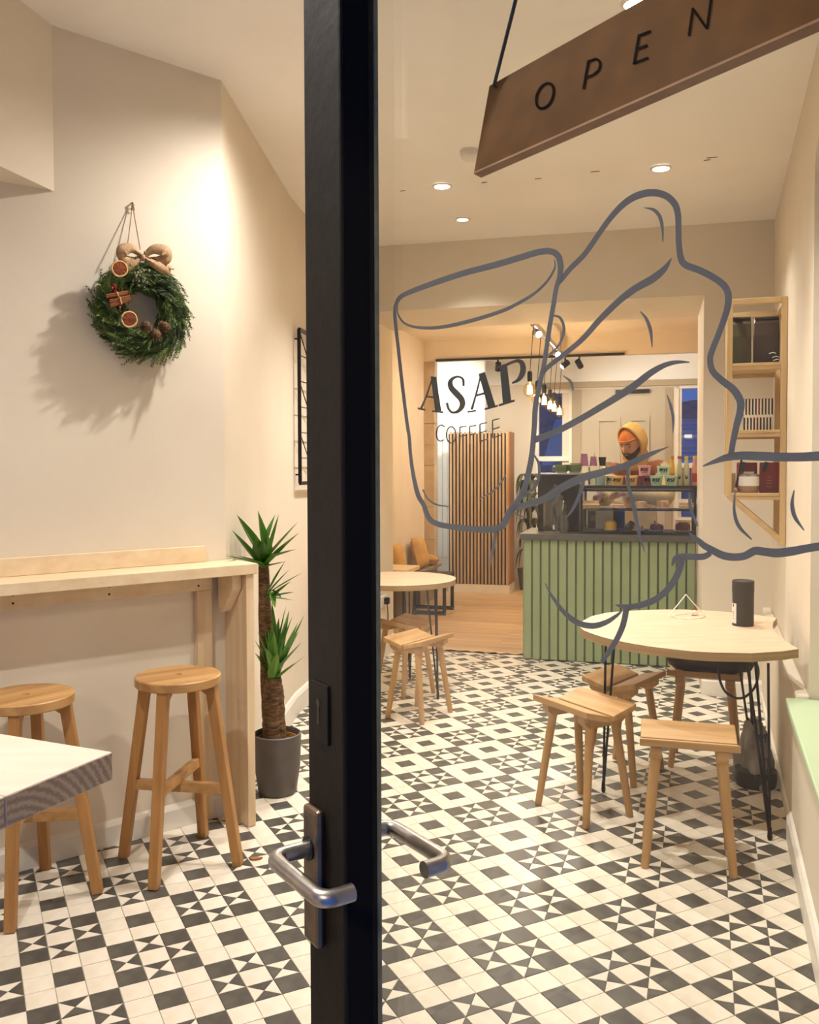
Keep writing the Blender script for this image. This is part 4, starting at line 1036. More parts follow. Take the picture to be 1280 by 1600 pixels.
head(top_c, [(370, 804, -.05, .045), (403, 798, .0, .042), (430, 804, .08, .038), (436, 803, .12, .02), (466, 815, .03, .040), (468, 832, -.04, .040), (463, 858, -.06, .036), (448, 877, -.1, .02), (362, 828, .1, .03), (372, 868, -.12, .035), (388, 822, .14, .045), (418, 835, -.12, .04), (412, 845, -.16, .035), (352, 868, .05, .03), (445, 855, .12, .035), (400, 838, -.14, .045)], rnd)
mid_c = V((lx(420), .0, yp(418, 925, yc.y).z))
head(mid_c, [(452, 890, .03, .020), (472, 895, .0, .022), (446, 876, .06, .014), (460, 925, -.05, .03), (455, 908, -.08, .024), (430, 950, -.06, .02), (459, 938, .02, .02), (440, 935, .06, .02)], rnd)
low_c = V((lx(427), -.01, H1 + .0))
head(low_c, [(476, 960, .02, .042), (472, 1003, -.03, .036), (457, 963, .06, .02), (452, 953, .1, .026), (436, 965, .1, .035), (407, 950, .05, .034), (402, 985, -.02, .03), (433, 1020, -.12, .04), (420, 1000, -.1, .034), (446, 998, -.06, .03), (398, 1020, .05, .03), (478, 1024, -.04, .014), (462, 1035, -.08, .026), (410, 968, .12, .034), (425, 940, .08, .03), (445, 975, .12, .034), (468, 985, .08, .03), (440, 1010, -.1, .036), (415, 1012, -.14, .036), (398, 1000, .0, .03), (455, 1010, -.02, .034), (466, 972, -.06, .034), (428, 985, -.14, .034), (447, 946, .02, .024), (418, 955, .04, .028)], rnd)
c = fp(399, 1343)
tag(part('dry_leaf', MB().prism([c + V((x, y, .002)) for x, y in ((-.022, -.004), (-.005, -.012), (.02, -.004), (.026, .004), (.004, .008), (-.014, .004))], (0, 0, .006)), M_DRYLEAF), 'small dry brown leaf on the tiles by the bar stool foot', 'leaf')

# ================================================================== WREATH
def w1p(px, py, off=0.0): return pl(px, py, W1 + W1N * off, W1N)
wc = w1p(222, 484, .055)
nail = w1p(207, 320, .012)
wr = thing('wreath', 'green fir wreath with dried oranges, cinnamon and a hessian bow on the left wall', 'wreath', wc)
X_, Z_ = W1D, V((0, 0, 1))
def wq(px, py, off): return w1p(px, py, off)
Ro, Ri = .145, .06
ring = MB()
pts = [wc + X_ * (.135 * math.cos(a)) + Z_ * (.135 * math.sin(a)) for a in [2 * math.pi * i / 40 for i in range(40)]]
ring.tube(pts, .04, 10, closed=True)
part('ring', ring, M_NEEDLE2, wr, world=True, smooth=True)
rnd = random.Random(11); fol = MB(); fol2 = MB()
def sprig(mb, base, dirv, L, nn, wd):
    dirv = dirv.normalized(); sd = dirv.orthogonal().normalized(); sd2 = dirv.cross(sd)
    for i in range(nn):
        t = (i + .5) / nn; p = base + dirv * (L * t)
        for q_ in range(3):
            a = 2 * math.pi * (q_ / 3 + rnd.random() * .33); o = (sd * math.cos(a) + sd2 * math.sin(a))
            tip = p + (dirv * .9 + o * .55).normalized() * (L * .30 * (1.15 - t * .6)); s_ = (tip - p).cross(o.cross(dirv) + V((.01, .02, .03))).normalized() * wd
            mb.add([p - s_, p + s_, tip], [(0, 1, 2)])
    s_ = sd * wd * .8
    mb.add([base - s_, base + s_, base + dirv * L * 1.1], [(0, 1, 2)])
for i in range(760):
    a = rnd.random() * 2 * math.pi; rr_ = .066 + .108 * rnd.random() ** .8; dep = rnd.uniform(-.035, .05)
    b = wc + X_ * (rr_ * math.cos(a)) + Z_ * (rr_ * math.sin(a)) + W1N * dep
    tang = -(X_ * -math.sin(a) + Z_ * math.cos(a)); rad_ = X_ * math.cos(a) + Z_ * math.sin(a)
    out = rnd.uniform(-.3, .5) if rr_ > .09 else rnd.uniform(-.1, .25)
    L = rnd.uniform(.05, .09) if rr_ < .12 else rnd.uniform(.05, .085)
    d = tang * 1.0 + rad_ * out + W1N * rnd.uniform(-.25, .45) + Z_ * -.25
    sprig(fol if rnd.random() < .6 else fol2, b, d, L, 7, .0022)
part('foliage', fol, M_NEEDLE, wr, world=True, kind='stuff'); part('dark_foliage', fol2, M_NEEDLE2, wr, world=True, kind='stuff')
for (px, py, tx, ty) in ((165, 470, 152, 480), (170, 460, 158, 452), (160, 486, 150, 494), (172, 475, 178, 450), (168, 490, 160, 505), (185, 500, 190, 512), (163, 446, 148, 440), (178, 482, 170, 498)):
    mb = MB(); leafmesh(mb, wq(px, py, .085), wq(tx, ty, .105), .018, 0, W1N); part('bay_leaf', mb, M_HOLLY, wr, world=True, smooth=True)
mb = MB(); mb.tube([nail, wq(199, 385, .07)], .0018, 5); mb.tube([nail, wq(219, 390, .07)], .0018, 5)
for i in range(5): a = i * 1.3; mb.tube([nail + X_ * .008 * math.cos(a) + Z_ * .008 * math.sin(a), nail + W1N * .006, nail - Z_ * .02 + X_ * .008 * math.sin(a)], .0018, 5)
part('hanging_string', mb, M_STRING, wr, world=True)
part('nail', MB().tube([w1p(207, 317, 0), w1p(207, 317, .02)], .003, 8), M_BRASS, wr, world=True)
for (px, py, rx, ry) in ((187, 420, 13, 12.5), (202, 499, 12, 13)):
    o_ = wq(px, py, .115); sc = o_.y / F_PX; r = 12.5 * sc
    Nn = (W1N + V((0, 0, .1)) + (CAM - o_).normalized() * .5).normalized(); rot = Nn.to_track_quat('Z', 'Y').to_matrix()
    sl_ = part('orange_slice', MB().lathe([(0, .002), (r * .88, .0015), (r * .88, -.003), (0, -.003)], o_, 24, rot=rot), M_ORANGE, wr, world=True, smooth=True)
    part('rind', MB().tube([o_ + rot @ V((r * .94 * math.cos(a), r * .94 * math.sin(a) * (1 + .06 * math.sin(a * 2)), 0)) for a in [2 * math.pi * i / 24 for i in range(24)]], .0034, 6, closed=True), M_RIND, sl_, world=True, smooth=True)
    mb = MB()
    for i in range(8): a = 2 * math.pi * i / 8; mb.tube([o_ + rot @ V((0, 0, .0022)), o_ + rot @ V((r * .85 * math.cos(a), r * .85 * math.sin(a), .0022))], .0006, 4)
    part('segment_lines', mb, M_CINN, sl_, world=True)
for (a, b) in (((166, 463), (200, 457)), ((171, 471), (203, 464)), ((172, 478), (204, 467))):
    p, q_ = wq(*a, .115), wq(*b, .125); u = Z_ * .0028
    st_ = part('cinnamon_stick', MB().tube([p - u, q_ - u], .0050, 8).tube([p + u, q_ + u], .0050, 8), M_CINN, wr, world=True, smooth=True)
    m_ = p.lerp(q_, .52); dd_ = (q_ - p).normalized(); part('tie', MB().tube([m_ - dd_ * .002, m_ + dd_ * .002], .0092, 10), M_RIND, st_, world=True)
for (px, py) in ((178, 446), (181, 451), (175, 450), (180, 455), (187, 481)): part('berry', MB().ball(wq(px, py, .115), .0065, 10), M_BERRY, wr, world=True, smooth=True)
for (px, py, r) in ((228, 510, .025), (243, 523, .027), (257, 511, .026)):
    o_ = wq(px, py, .11); mb = MB().ball(o_, r * .8, 12)
    for i in range(70):
        d = V((rnd.gauss(0, 1), rnd.gauss(0, 1), rnd.gauss(0, 1))).normalized(); s_ = d.orthogonal().normalized() * .003
        mb.add([o_ + d * r * .7 - s_, o_ + d * r * .7 + s_, o_ + d * r * 1.12], [(0, 1, 2)])
    part('seed_head', mb, M_CONE, wr, world=True)
mb = MB()
for i in range(60):
    p = wq(220 + rnd.gauss(0, 7), 430 + rnd.gauss(0, 9), .10 + rnd.random() * .02); mb.ball(p, rnd.uniform(.003, .006), 6)
part('grey_seed_cluster', mb, M_SEED, wr, world=True, kind='stuff')
def strip(P0_, off, wd, k=6):
    P0_ = [(x, y, d * .7) for x, y, d in P0_]
    Q = catmull([(wq(x, y, off + d)) for x, y, d in P0_], k); W_ = catmull([(w_, 0) for w_ in wd], k); mb = MB(); G = []
    for i in range(len(Q)):
        a, b = V(Q[max(i - 1, 0)]), V(Q[min(i + 1, len(Q) - 1)]); d = (b - a).normalized(); s_ = d.cross(W1N)
        s_ = (s_ if s_.length > .1 else Z_).normalized() * W_[i][0] / 2; G += [V(Q[i]) - s_, V(Q[i]) + W1N * .006, V(Q[i]) + s_]
    return mb.grid(G, 3, len(Q))
bow = part('bow', MB().ball(wq(223, 402, .104), .010, 10, (1, 1, 1.2)), M_RIBBON, wr, world=True, smooth=True)
for P, wd in (([(223, 401, 0), (205, 388, .02), (192, 392, .03), (192, 403, .015), (206, 408, -.005), (221, 403, 0)], [.012, .034, .046, .036, .03, .014]),
              ([(224, 401, 0), (240, 390, .02), (258, 393, .035), (258, 405, .02), (240, 408, .0), (225, 403, 0)], [.012, .034, .048, .042, .03, .014]),
              ([(221, 404, 0), (210, 411, .012), (197, 420, .006)], [.012, .03, .044]),
              ([(226, 404, 0), (244, 414, .015), (266, 425, .005)], [.012, .034, .048])):
    part('ribbon_loop', strip(P, .098, wd), M_RIBBON, bow, world=True, smooth=True, solid=.0008)

# ================================================================== WIRE GRID ON THE FAR LEFT WALL
gd = (W2C - W2B).normalized(); gn = V((gd.y, -gd.x, 0))
def gp(k, z, off=.035): return W2B + gd * (.02 + k) + gn * off + V((0, 0, z))
gz1, gz0 = 2.215, 1.335; gw = .5
gr = thing('wire_wall_grid', 'black wire grid panel with diagonal rods on the left wall, mostly behind the door', 'wall grid', gp(gw / 2, gz0))
for a, b in (((0, gz0), (0, gz1)), ((gw, gz0), (gw, gz1)), ((0, gz0), (gw, gz0)), ((0, gz1), (gw, gz1))): part('frame_bar', MB().bar(gp(*a), gp(*b), .02, .014), M_BMETAL, gr, world=True)
zz = [gz1 - (gz1 - gz0) * i / 6 for i in range(7)]
for z in zz[1:-1]: part('cross_rod', MB().tube([gp(0, z), gp(gw, z)], .0035, 6), M_BMETAL, gr, world=True)
for i in (0, 2, 4):
    part('diagonal_rod', MB().tube([gp(0, zz[i]), gp(gw * .36, zz[i + 1])], .0035, 6), M_BMETAL, gr, world=True)
    part('diagonal_rod', MB().tube([gp(gw * .36, zz[i + 1]), gp(gw, zz[i + 2])], .0035, 6), M_BMETAL, gr, world=True)
mb = MB()
for k in (.03, gw - .03):
    for z in (gz0 + .05, gz1 - .05): mb.tube([gp(k, z, -.002), gp(k, z, .035)], .005, 6)
part('wall_fixing', mb, M_BMETAL, gr, world=True)

# ================================================================== SHELF UNIT, RIGHT WALL
SF = V((1.877, 4.44, 0)); SF = rw(0) + RWD * ((SF - rw(0)).dot(RWD)); sdp = .46; swd = .285
def sp_(a, o, z): return SF + RWD * a + RWN * o + V((0, 0, z))      # a depth away, o out from the wall
SHR = frame3(RWN, -RWD, V((0, 0, 1)))
def shb(mb, a0, a1, o0, o1, z0, z1): return mb.box(sp_((a0 + a1) / 2, (o0 + o1) / 2, (z0 + z1) / 2), (abs(o1 - o0), abs(a1 - a0), z1 - z0), SHR)
def szz(y): return EYE + (722.3 - y) / F_PX * SF.y * 1.005
zT, zS = szz(461), [szz(562), szz(667), szz(766)]; zL = szz(772); zB = szz(846)
su_ = thing('wall_shelf', 'tall open plywood shelf unit with a slanted bracket on the right wall', 'shelf', sp_(sdp / 2, .0, zS[2]))
pw_ = .028
for a0 in (0, sdp - pw_):
    part('post', shb(MB(), a0, a0 + pw_, .002, .002 + pw_, zB, zT), M_SHELF, su_, world=True, bevel=.002)
    part('post', shb(MB(), a0, a0 + pw_, swd - pw_, swd, zL, zT), M_SHELF, su_, world=True, bevel=.002)
    part('top_bar', shb(MB(), a0, a0 + pw_, .030, swd - pw_, zT - pw_, zT), M_SHELFX, su_, world=True, bevel=.002)
    for z in zS: part('shelf_rail', shb(MB(), a0 + .002, a0 + pw_ - .002, .030, swd - pw_, z - .034, z - .0155), M_SHELFX, su_, world=True)
    A_, B_ = sp_(a0 + pw_ / 2, swd - pw_ * .5, zL + .004), sp_(a0 + pw_ / 2, .018, zB + .016)
    part('slant_brace', MB().bar(A_, B_, .026, .026, RWD), M_SHELFX, su_, world=True, bevel=.002)
for o0 in (.004, swd - .024): part('side_bar', shb(MB(), pw_, sdp - pw_, o0, o0 + .02, zT - pw_, zT), M_SHELF, su_, world=True)
for z in zS: part('shelf_board', shb(MB(), -.004, sdp + .002, .031, swd - .0285, z - .015, z), M_SHELFX, su_, world=True, bevel=.0015)
def front_pt(px, py): return pl(px, py, SF, RWD)
def o_of(px): p = front_pt(px, 700); return (p - SF).dot(RWN)
def on_shelf(px, i, a=.1): p = sp_(a, o_of(px), 0); return V((p.x, p.y, zS[i] + .0006))
# two dark foil bags
for i, (x0, x1, mt, lab) in enumerate(((1143, 1174, M_COFBAG2, 'olive black foil coffee bag standing left on the top shelf of the wall shelf'), (1178, 1219, M_COFBAG, 'brown black foil coffee bag standing right on the top shelf of the wall shelf'))):
    o1, o0 = o_of(x0), o_of(x1); wd = o1 - o0; c = on_shelf((x0 + x1) / 2, 0, .13); h_ = (szz(486) - zS[0])
    t = thing('coffee_bag', lab, 'bag', c, math.atan2(-RWN.y, -RWN.x), 'foil bags on the wall shelf')
    mb = MB(); P = []
    for (z, sx_, sy) in ((0, .92, 1), (.02, 1, 1), (h_ * .6, 1, .95), (h_ * .86, .98, .55), (h_, .96, .12)):
        for (x, y) in ((-.5, -.5), (-.2, -.53), (.2, -.53), (.5, -.5), (.5, .5), (.2, .52), (-.2, .52), (-.5, .5)): P.append(V((x * wd * sx_, y * .11 * sy + (0 if z < h_ * .8 else -.012), z)))
    mb.grid([P[j * 8 + (k % 8)] for j in range(5) for k in range(9)], 9, 5); mb.add(P[:8], [tuple(range(8))]); mb.add(P[-8:], [tuple(range(8))])
    part('bag', mb, mt, t, smooth=False, bevel=.003)
    part('folded_top', MB().box((0, -.02, h_ - .006), (wd * .94, .035, .012), Matrix.Rotation(.25 * (1 if i else -1), 3, 'X')), mt, t, bevel=.003)
    if i == 1:
        mb = MB()
        for z, x in ((.05, .03), (.03, .045), (.015, .05)): mb.tube([V((x - .02, -.0605, z)), V((x, -.0605, z + .006)), V((x + .012, -.0605, z))], .0025, 5)
        part('pale_print', mb, M_LABEL, t)
# row of striped slim packets
for i in range(9):
    px = 1165.5 + i * 5.15; c = on_shelf(px, 1, .14); hh = szz(616.5) - zS[1]
    t = thing('striped_packet', ('leftmost', 'second from left', 'third from left', 'fourth from left', 'red-backed middle', 'fourth from right', 'third from right', 'second from right', 'rightmost')[i] + ' slim striped packet in the row on the middle shelf', 'packet', c, math.atan2(-RWN.y, -RWN.x), 'striped packets on the middle shelf')
    part('packet', MB().box((0, 0, hh / 2), (.0162, .12, hh)), M_BLACK if i != 4 else M_RED, t, bevel=.001)
    mb = MB().box((-.0042, -.0605, hh * .74), (.0074, .001, hh * .5)); mb.box((.0036, -.0606, hh * .22), (.0074, .001, hh * .42)); mb.box((0, -.0607, hh * .45), (.014, .001, hh * .10), Matrix.Rotation(.5, 3, 'Y'))
    part('cream_stripe', mb, M_STRIPEW, t)
# mug, red bags, small box, scoop on the lower shelf
c = on_shelf(1171.5, 2, .06); k_ = SF.y / F_PX; r = 16 * k_
t = thing('two_tone_cup', 'white and tan tumbler cup on the lowest shelf of the wall shelf', 'cup', c)
hc = 26 * k_
part('tan_base', MB().lathe([(0, 0), (r * .82, 0), (r * .93, hc * .15), (r * .99, hc * .42)], n=28), M_TAN, t, smooth=True)
part('white_body', MB().lathe([(r * .995, hc * .42), (r, hc), (r * .93, hc), (r * .9, hc * .45)], n=28), M_CERAM, t, smooth=True)
mb = MB().lathe([(0, hc * 1.0), (r * .98, hc), (r * .98, hc * 1.12), (r * .7, hc * 1.16), (0, hc * 1.16)], n=24); mb.box((0, 0, hc * 1.22), (r * .9, r * .35, hc * .14)); part('grey_lid', mb, M_STEEL, t, smooth=True)
for (x0, x1, a, lab) in ((1153, 1187, .20, 'dark red packet behind the two-tone cup on the lowest shelf'), (1189, 1220, .12, 'dark red packet at the right end of the lowest shelf')):
    o1, o0 = o_of(x0), o_of(x1); c = on_shelf((x0 + x1) / 2, 2, a); hh = szz(718) - zS[2]
    t = thing('red_packet', lab, 'packet', c, math.atan2(-RWN.y, -RWN.x))
    part('packet', MB().box((0, 0, hh / 2), (o1 - o0, .06, hh), None, 0, (.98, .5)), M_RED, t, bevel=.003)
    mb = MB()
    for j in range(4): mb.box((.0, -.0312 + .0006 * j, .03 + .016 * j), (.03 - .004 * j, .001, .004))
    part('faint_print', mb, M_TAN, t)
    part('clip', MB().box((-.02, -.035, hh * .86), (.02, .012, .05), Matrix.Rotation(.3, 3, 'Y')), M_BLACK, t)
c = on_shelf(1146, 2, .08); tag(part('small_box', MB().box(c + V((0, 0, .05)), (.028, .06, .10), SHR), M_TAN, bevel=.002), 'small tan box at the left end of the lowest shelf', 'box')
c = on_shelf(1151, 2, .045)
t = thing('metal_scoop', 'dark metal scoop leaning upright beside the small tan box on the lowest shelf', 'scoop', c)
part('handle', MB().bar((0, 0, .028), (.028, 0, .17), .009, .005), M_BMETAL, t); part('bowl', MB().ball((0, 0, .013), .0125, 12), M_STEEL, t, smooth=True)

# ================================================================== COUNTER
CT = thing('counter', 'sage green slatted serving counter with a dark slate worktop', 'counter', st(.37, 1.04, 0))
c0, c1, t0_, t1_ = -.239, .975, .74, 1.34; cz = .935
part('carcass', sbox(MB(), c0 + .006, c1, t0_ + .012, t1_, .004, cz - .046), M_SAGED, CT, world=True)
nb = 19; pitch = (c1 - c0) / nb
for i in range(nb):
    mb = MB(); sbox(mb, c0 + i * pitch + .007, c0 + (i + 1) * pitch - .007, t0_ - .004, t0_ + .0118, .006, cz - .047); part('batten', mb, M_SAGE, CT, world=True, bevel=.002)
for i in range(8):
    mb = MB(); w_ = (t1_ - t0_ - .02) / 8; sbox(mb, c0 - .006, c0 + .0058, t0_ + .012 + i * w_ + .006, t0_ + .012 + (i + 1) * w_ - .006, .006, cz - .047); part('side_batten', mb, M_SAGE, CT, world=True, bevel=.002)
part('worktop', sbox(MB(), c0 - .025, c1 + .003, t0_ - .03, t1_ + .02, cz - .045, cz), M_CTOP, CT, world=True, bevel=.003)
# coffee machine housing on the left
MZ = 1.375
cm = thing('coffee_machine', 'black boxy coffee machine at the left end of the counter with cups on top', 'coffee machine', st(0, 1.12, cz))
part('body', sbox(MB(), -.165, .145, .98, 1.32, cz + .002, MZ - .012), M_MACH, cm, world=True, bevel=.006)
part('top_tray', sbox(MB(), -.172, .152, .972, 1.33, MZ - .012, MZ), M_STEEL, cm, world=True, bevel=.002)
part('side_panel', sbox(MB(), .146, .16, 1.0, 1.3, cz + .003, MZ - .05), M_STEEL, cm, world=True)
mb = MB(); sbox(mb, -.14, .12, .974, .98, 1.18, 1.33); part('front_panel', mb, M_BLACK, cm, world=True)
# display case
cx0, cx1, ct0, ct1 = .178, .968, .79, 1.17; ctop = 1.285; cmid = 1.113
dc = thing('display_case', 'glass cake display case with black frame on the counter', 'display case', st(.55, .98, cz))
for s_ in (cx0, cx1):
    for t in (ct0, ct1): mb = MB(); sbox(mb, s_ - .009, s_ + .009, t - .009, t + .009, cz + .001, ctop - .012); part('post', mb, M_BLACK, dc, world=True)
part('top_board', sbox(MB(), cx0 - .01, cx1 + .01, ct0 - .012, ct1 + .012, ctop - .022, ctop), M_BLACK, dc, world=True)
part('middle_shelf', sbox(MB(), cx0 + .012, cx1 - .012, ct0 + .02, ct1 - .06, cmid - .008, cmid), M_BLACK, dc, world=True)
part('base_board', sbox(MB(), cx0, cx1, ct0, ct1, cz + .001, cz + .016), M_BLACK, dc, world=True)
part('front_glass', sbox(MB(), cx0 + .010, cx1 - .010, ct0 - .003, ct0 + .001, cz + .017, ctop - .023), M_CLEAR, dc, world=True)
for s_ in (cx0, cx1): part('side_glass', sbox(MB(), s_ - .002, s_ + .002, ct0 + .010, ct1 - .010, cz + .017, ctop - .023), M_CLEAR, dc, world=True)

part('strip_lip', sbox(MB(), cx0 + .010, cx1 - .010, ct0 - .010, ct0 - .0045, ctop - .040, ctop - .0225), M_BLACK, dc, world=True)  # lip added only to hide the strip behind it
part('added_light_strip', sbox(MB(), cx0 + .03, cx1 - .03, ct0 + .010, ct0 + .020, ctop - .028, ctop - .0225), emis('strip_face', (1.0, .93, .8), 2.0), dc, world=True)  # glowing strip added to light the cakes and hands
for s_ in (.32, .58, .84): light('case_fill', 'POINT', st(s_, ct0 + .03, ctop - .04), .5, COOL, size=.02)  # invisible point lamps added as fill inside the case
du = thing('drawer_unit', 'low black drawer unit on the counter behind the left part of the display case', 'drawers', st(.33, 1.26, cz))
part('body', sbox(MB(), .19, .47, 1.20, 1.335, cz + .001, cz + .15), M_MACH, du, world=True, bevel=.004)
for z in (cz + .01, cz + .08): part('drawer', sbox(MB(), .20, .46, 1.194, 1.1995, z, z + .062), M_BLACK, du, world=True, bevel=.002)
def spx(px, t, z):     # point on the plane t=const of the counter frame under a pixel column
    return pl(px, 700, st(0, t), Dax) * 1.0
def on(px, t, z): p = spx(px, t, z); return V((p.x, p.y, z + .0006))
KC = 6.45 / F_PX
# tubs lettered RISE
def strokes(mb, segs, ox, oz, sc, y, w_=.16, sl_=.22):
    for (x0, z0, x1, z1) in segs:
        a, b = V((ox + (x0 + z0 * sl_) * sc, y, oz + z0 * sc)), V((ox + (x1 + z1 * sl_) * sc, y, oz + z1 * sc)); d = (b - a); n_ = V((-d.z, 0, d.x)).normalized() * w_ * sc / 2; d = d.normalized() * w_ * sc * .35
        mb.add([a - n_ - d, b - n_ + d, b + n_ + d, a + n_ - d], [(0, 1, 2, 3)])
RISE = [(0, 0, 0, 1), (0, 1, .42, 1), (.42, 1, .42, .55), (.42, .55, 0, .5), (.15, .5, .42, 0), (.8, 0, .8, 1), (1.6, 1, 1.2, 1), (1.2, 1, 1.2, .55), (1.2, .55, 1.58, .48), (1.58, .48, 1.58, 0), (1.58, 0, 1.15, 0), (1.98, 0, 1.98, 1), (1.98, 1, 2.4, 1), (1.98, .52, 2.3, .52), (1.98, 0, 2.4, 0)]
def tub(px, t, z, wpx, hpx, m_, lab, text=True):
    c = on(px, t, z); r0 = wpx * KC / 2; h = hpx * KC
    o = thing('ice_cream_tub', lab, 'tub', c, A, 'small tubs on top of the display case')
    part('tub', MB().lathe([(0, 0), (r0 * .8, 0), (r0 * .92, h * .8), (r0 * .97, h * .82), (r0 * 1.0, h * .98), (r0 * .95, h), (0, h)], n=24), m_, o, smooth=True)
    if text:
        mb = MB(); s_ = r0 * .50
        strokes(mb, RISE, 0, 0, 1, 0, .26)
        vs = []
        for p in mb.v:
            x = (p.x - 1.35) * s_ * .98; ang = x / r0 - math.pi / 2; rr_ = r0 * .955; vs.append(V((rr_ * math.cos(ang), rr_ * math.sin(ang), h * .44 + p.z * h * .27)))
        mb.v = vs
        for i in range(6):
            ang = -math.pi / 2 + (i - 2.5) * .17; rr_ = r0 * .925; mb.add([V((rr_ * math.cos(ang + dx), rr_ * math.sin(ang + dx), zz_)) for dx, zz_ in ((-.05, h * .26), (.05, h * .26), (.05, h * .31), (-.05, h * .31))], [(0, 1, 2, 3)])
        part('lettering', mb, M_INK, o)
    return o
zt1 = ctop
for px, t, m_, lab in ((938, .95, M_BLUET, 'pale blue tub at the left of the bottom row on the display case'), (955, 1.0, M_CERAM, 'white lettered tub behind the left yellow tub on the display case'), (965, .86, M_YELT, 'left of the two yellow RISE tubs on the display case'), (987, .86, M_YELT, 'right of the two yellow RISE tubs on the display case'),
                       (1001, .98, M_MAUVE, 'plain mauve tub under the pink tub on the display case'), (1013, .93, M_MAUVE, 'mauve lettered tub behind the left mint tub on the display case'), (1026, .86, M_MINT, 'mint RISE tub left in the bottom row on the display case'), (1049, .86, M_MINT, 'mint RISE tub at the right end of the bottom row on the display case')):
    tub(px, t, zt1, 20 if t < .9 else 18, 15.5, m_, lab, m_ is not M_BLUET and px != 1001)
tub(1007.5, .9, zt1 + 15.8 * KC, 20, 16, M_PINK, 'pink RISE tub stacked on the mauve tubs on the display case')
tub(1037.5, .88, zt1 + 15.8 * KC, 21, 15, M_MINT, 'mint RISE tub stacked on top of the two mint tubs')
# bottles
for px, m_, cap, lab in ((1050.5, M_JUICE, M_CAPO, 'orange juice bottle with amber cap on the display case'), (1062, M_LEMON, M_CAPR, 'pale lemonade bottle with red cap on the display case'), (1073, M_LEMON, M_CAPY, 'pale lemonade bottle with yellow cap on the display case'), (1086, M_ROSE, M_CAPY, 'pink lemonade bottle with yellow cap at the right end of the display case')):
    c = on(px, 1.02 if px < 1055 else .93, zt1); h = 46 * KC; r = 5.2 * KC
    o = thing('drink_bottle', lab, 'bottle', c, A, 'drink bottles on the display case')
    part('bottle', MB().lathe([(0, 0), (r * .95, 0), (r, .006), (r, h * .48), (r * .8, h * .62), (r * .5, h * .8), (r * .48, h * .93), (0, h * .93)], n=20), m_, o, smooth=True)
    part('cap', MB().lathe([(r * .56, h * .90), (r * .56, h), (0, h)], n=16), cap, o, smooth=True)
    P = []
    for z in (h * .12, h * .42):
        for i in range(7): a = -math.pi / 2 + R(-50 + 100 * i / 6); P.append(V(((r + .0005) * math.cos(a), (r + .0005) * math.sin(a), z)))
    lb = part('bottle_label', MB().grid(P, 7, 2), {M_JUICE: M_CAPO, M_ROSE: M_CAPR}.get(m_, M_LEMON), o, label='printed label')
    mb = MB(); a = -math.pi / 2; mb.add([V(((r + .001) * math.cos(a + dx), (r + .001) * math.sin(a + dx), z)) for dx, z in ((-.35, h * .26), (0, h * .2), (.35, h * .26), (.3, h * .33), (0, h * .37), (-.3, h * .33))], [(0, 1, 2, 3, 4, 5)]); part('emblem', mb, M_INK if m_ is M_LEMON else M_CAPR, lb)
# glass tumblers and cups left of the tubs
for i, (px, t, lab) in enumerate(((926, .98, 'stemless water glass left on the display case top'), (944, .98, 'stemless water glass right on the display case top'))):
    c = on(px, t, zt1); r = 9 * KC; h = 15 * KC
    tag(part('water_glass', MB().lathe([(r * .7, .001), (r, h), (r * .94, h), (r * .64, .004)], c, 20), M_GWARE, smooth=True), lab, 'glass', 'water glasses on the display case')
pt = on(927, 1.14, zt1)
def cup(name, px, py0, py1, w0, w1_, m_, lab, t=1.14, straw=False):
    c = on(px, t, zt1); Kq = 6.8 / F_PX; zb_ = EYE + (723 - py0) * Kq; zt2 = EYE + (723 - py1) * Kq
    o = thing(name, lab, 'cup', V((c.x, c.y, zb_)))
    h = zt2 - zb_; part('cup', MB().lathe([(0, 0), (w0 * Kq / 2, 0), (w1_ * Kq / 2, h), (w1_ * Kq / 2 * .93, h), (w0 * Kq / 2 * .9, .004)], n=20), m_, o, smooth=True)
    if straw: part('straw', MB().tube([V((0, 0, .01)), V((.012, 0, h + .03))], .002, 6), m_, o)
    return o
# riser board at the back of the case top that the cups stand on
zr = EYE + (723 - 723.5) * 6.8 / F_PX
rsr = thing('cup_shelf', 'small clear glass shelf holding cups at the back of the display case top', 'shelf', st(.36, 1.11, zt1))
part('glass_shelf', sbox(MB(), .20, .52, 1.055, 1.17, zr - .006, zr), M_CLEAR, rsr, world=True)
for s_ in (.21, .51):
    for t in (1.065, 1.16): part('post', MB().tube([st(s_, t, zt1 + .001), st(s_, t, zr - .006)], .004, 8), M_STEEL, rsr, world=True)
cup('lilac_cup', 913, 723, 704, 14, 9.5, M_LILAC, 'upturned lilac cup, left of the two lilac cups on the riser', 1.11)
cup('lilac_cup', 927.5, 723, 708.5, 12, 9, M_LILAC, 'lilac cup with a straw, right of the two lilac cups on the riser', 1.11, True)
cup('dark_cup', 941.5, 723, 709.5, 9, 12, M_NAVY, 'dark navy takeaway cup on the riser beside the lilac cups', 1.11)
cup('peach_cup', 950, 727, 717, 8, 10, M_PEACH, 'small peach paper cup right of the dark navy cup', 1.12)
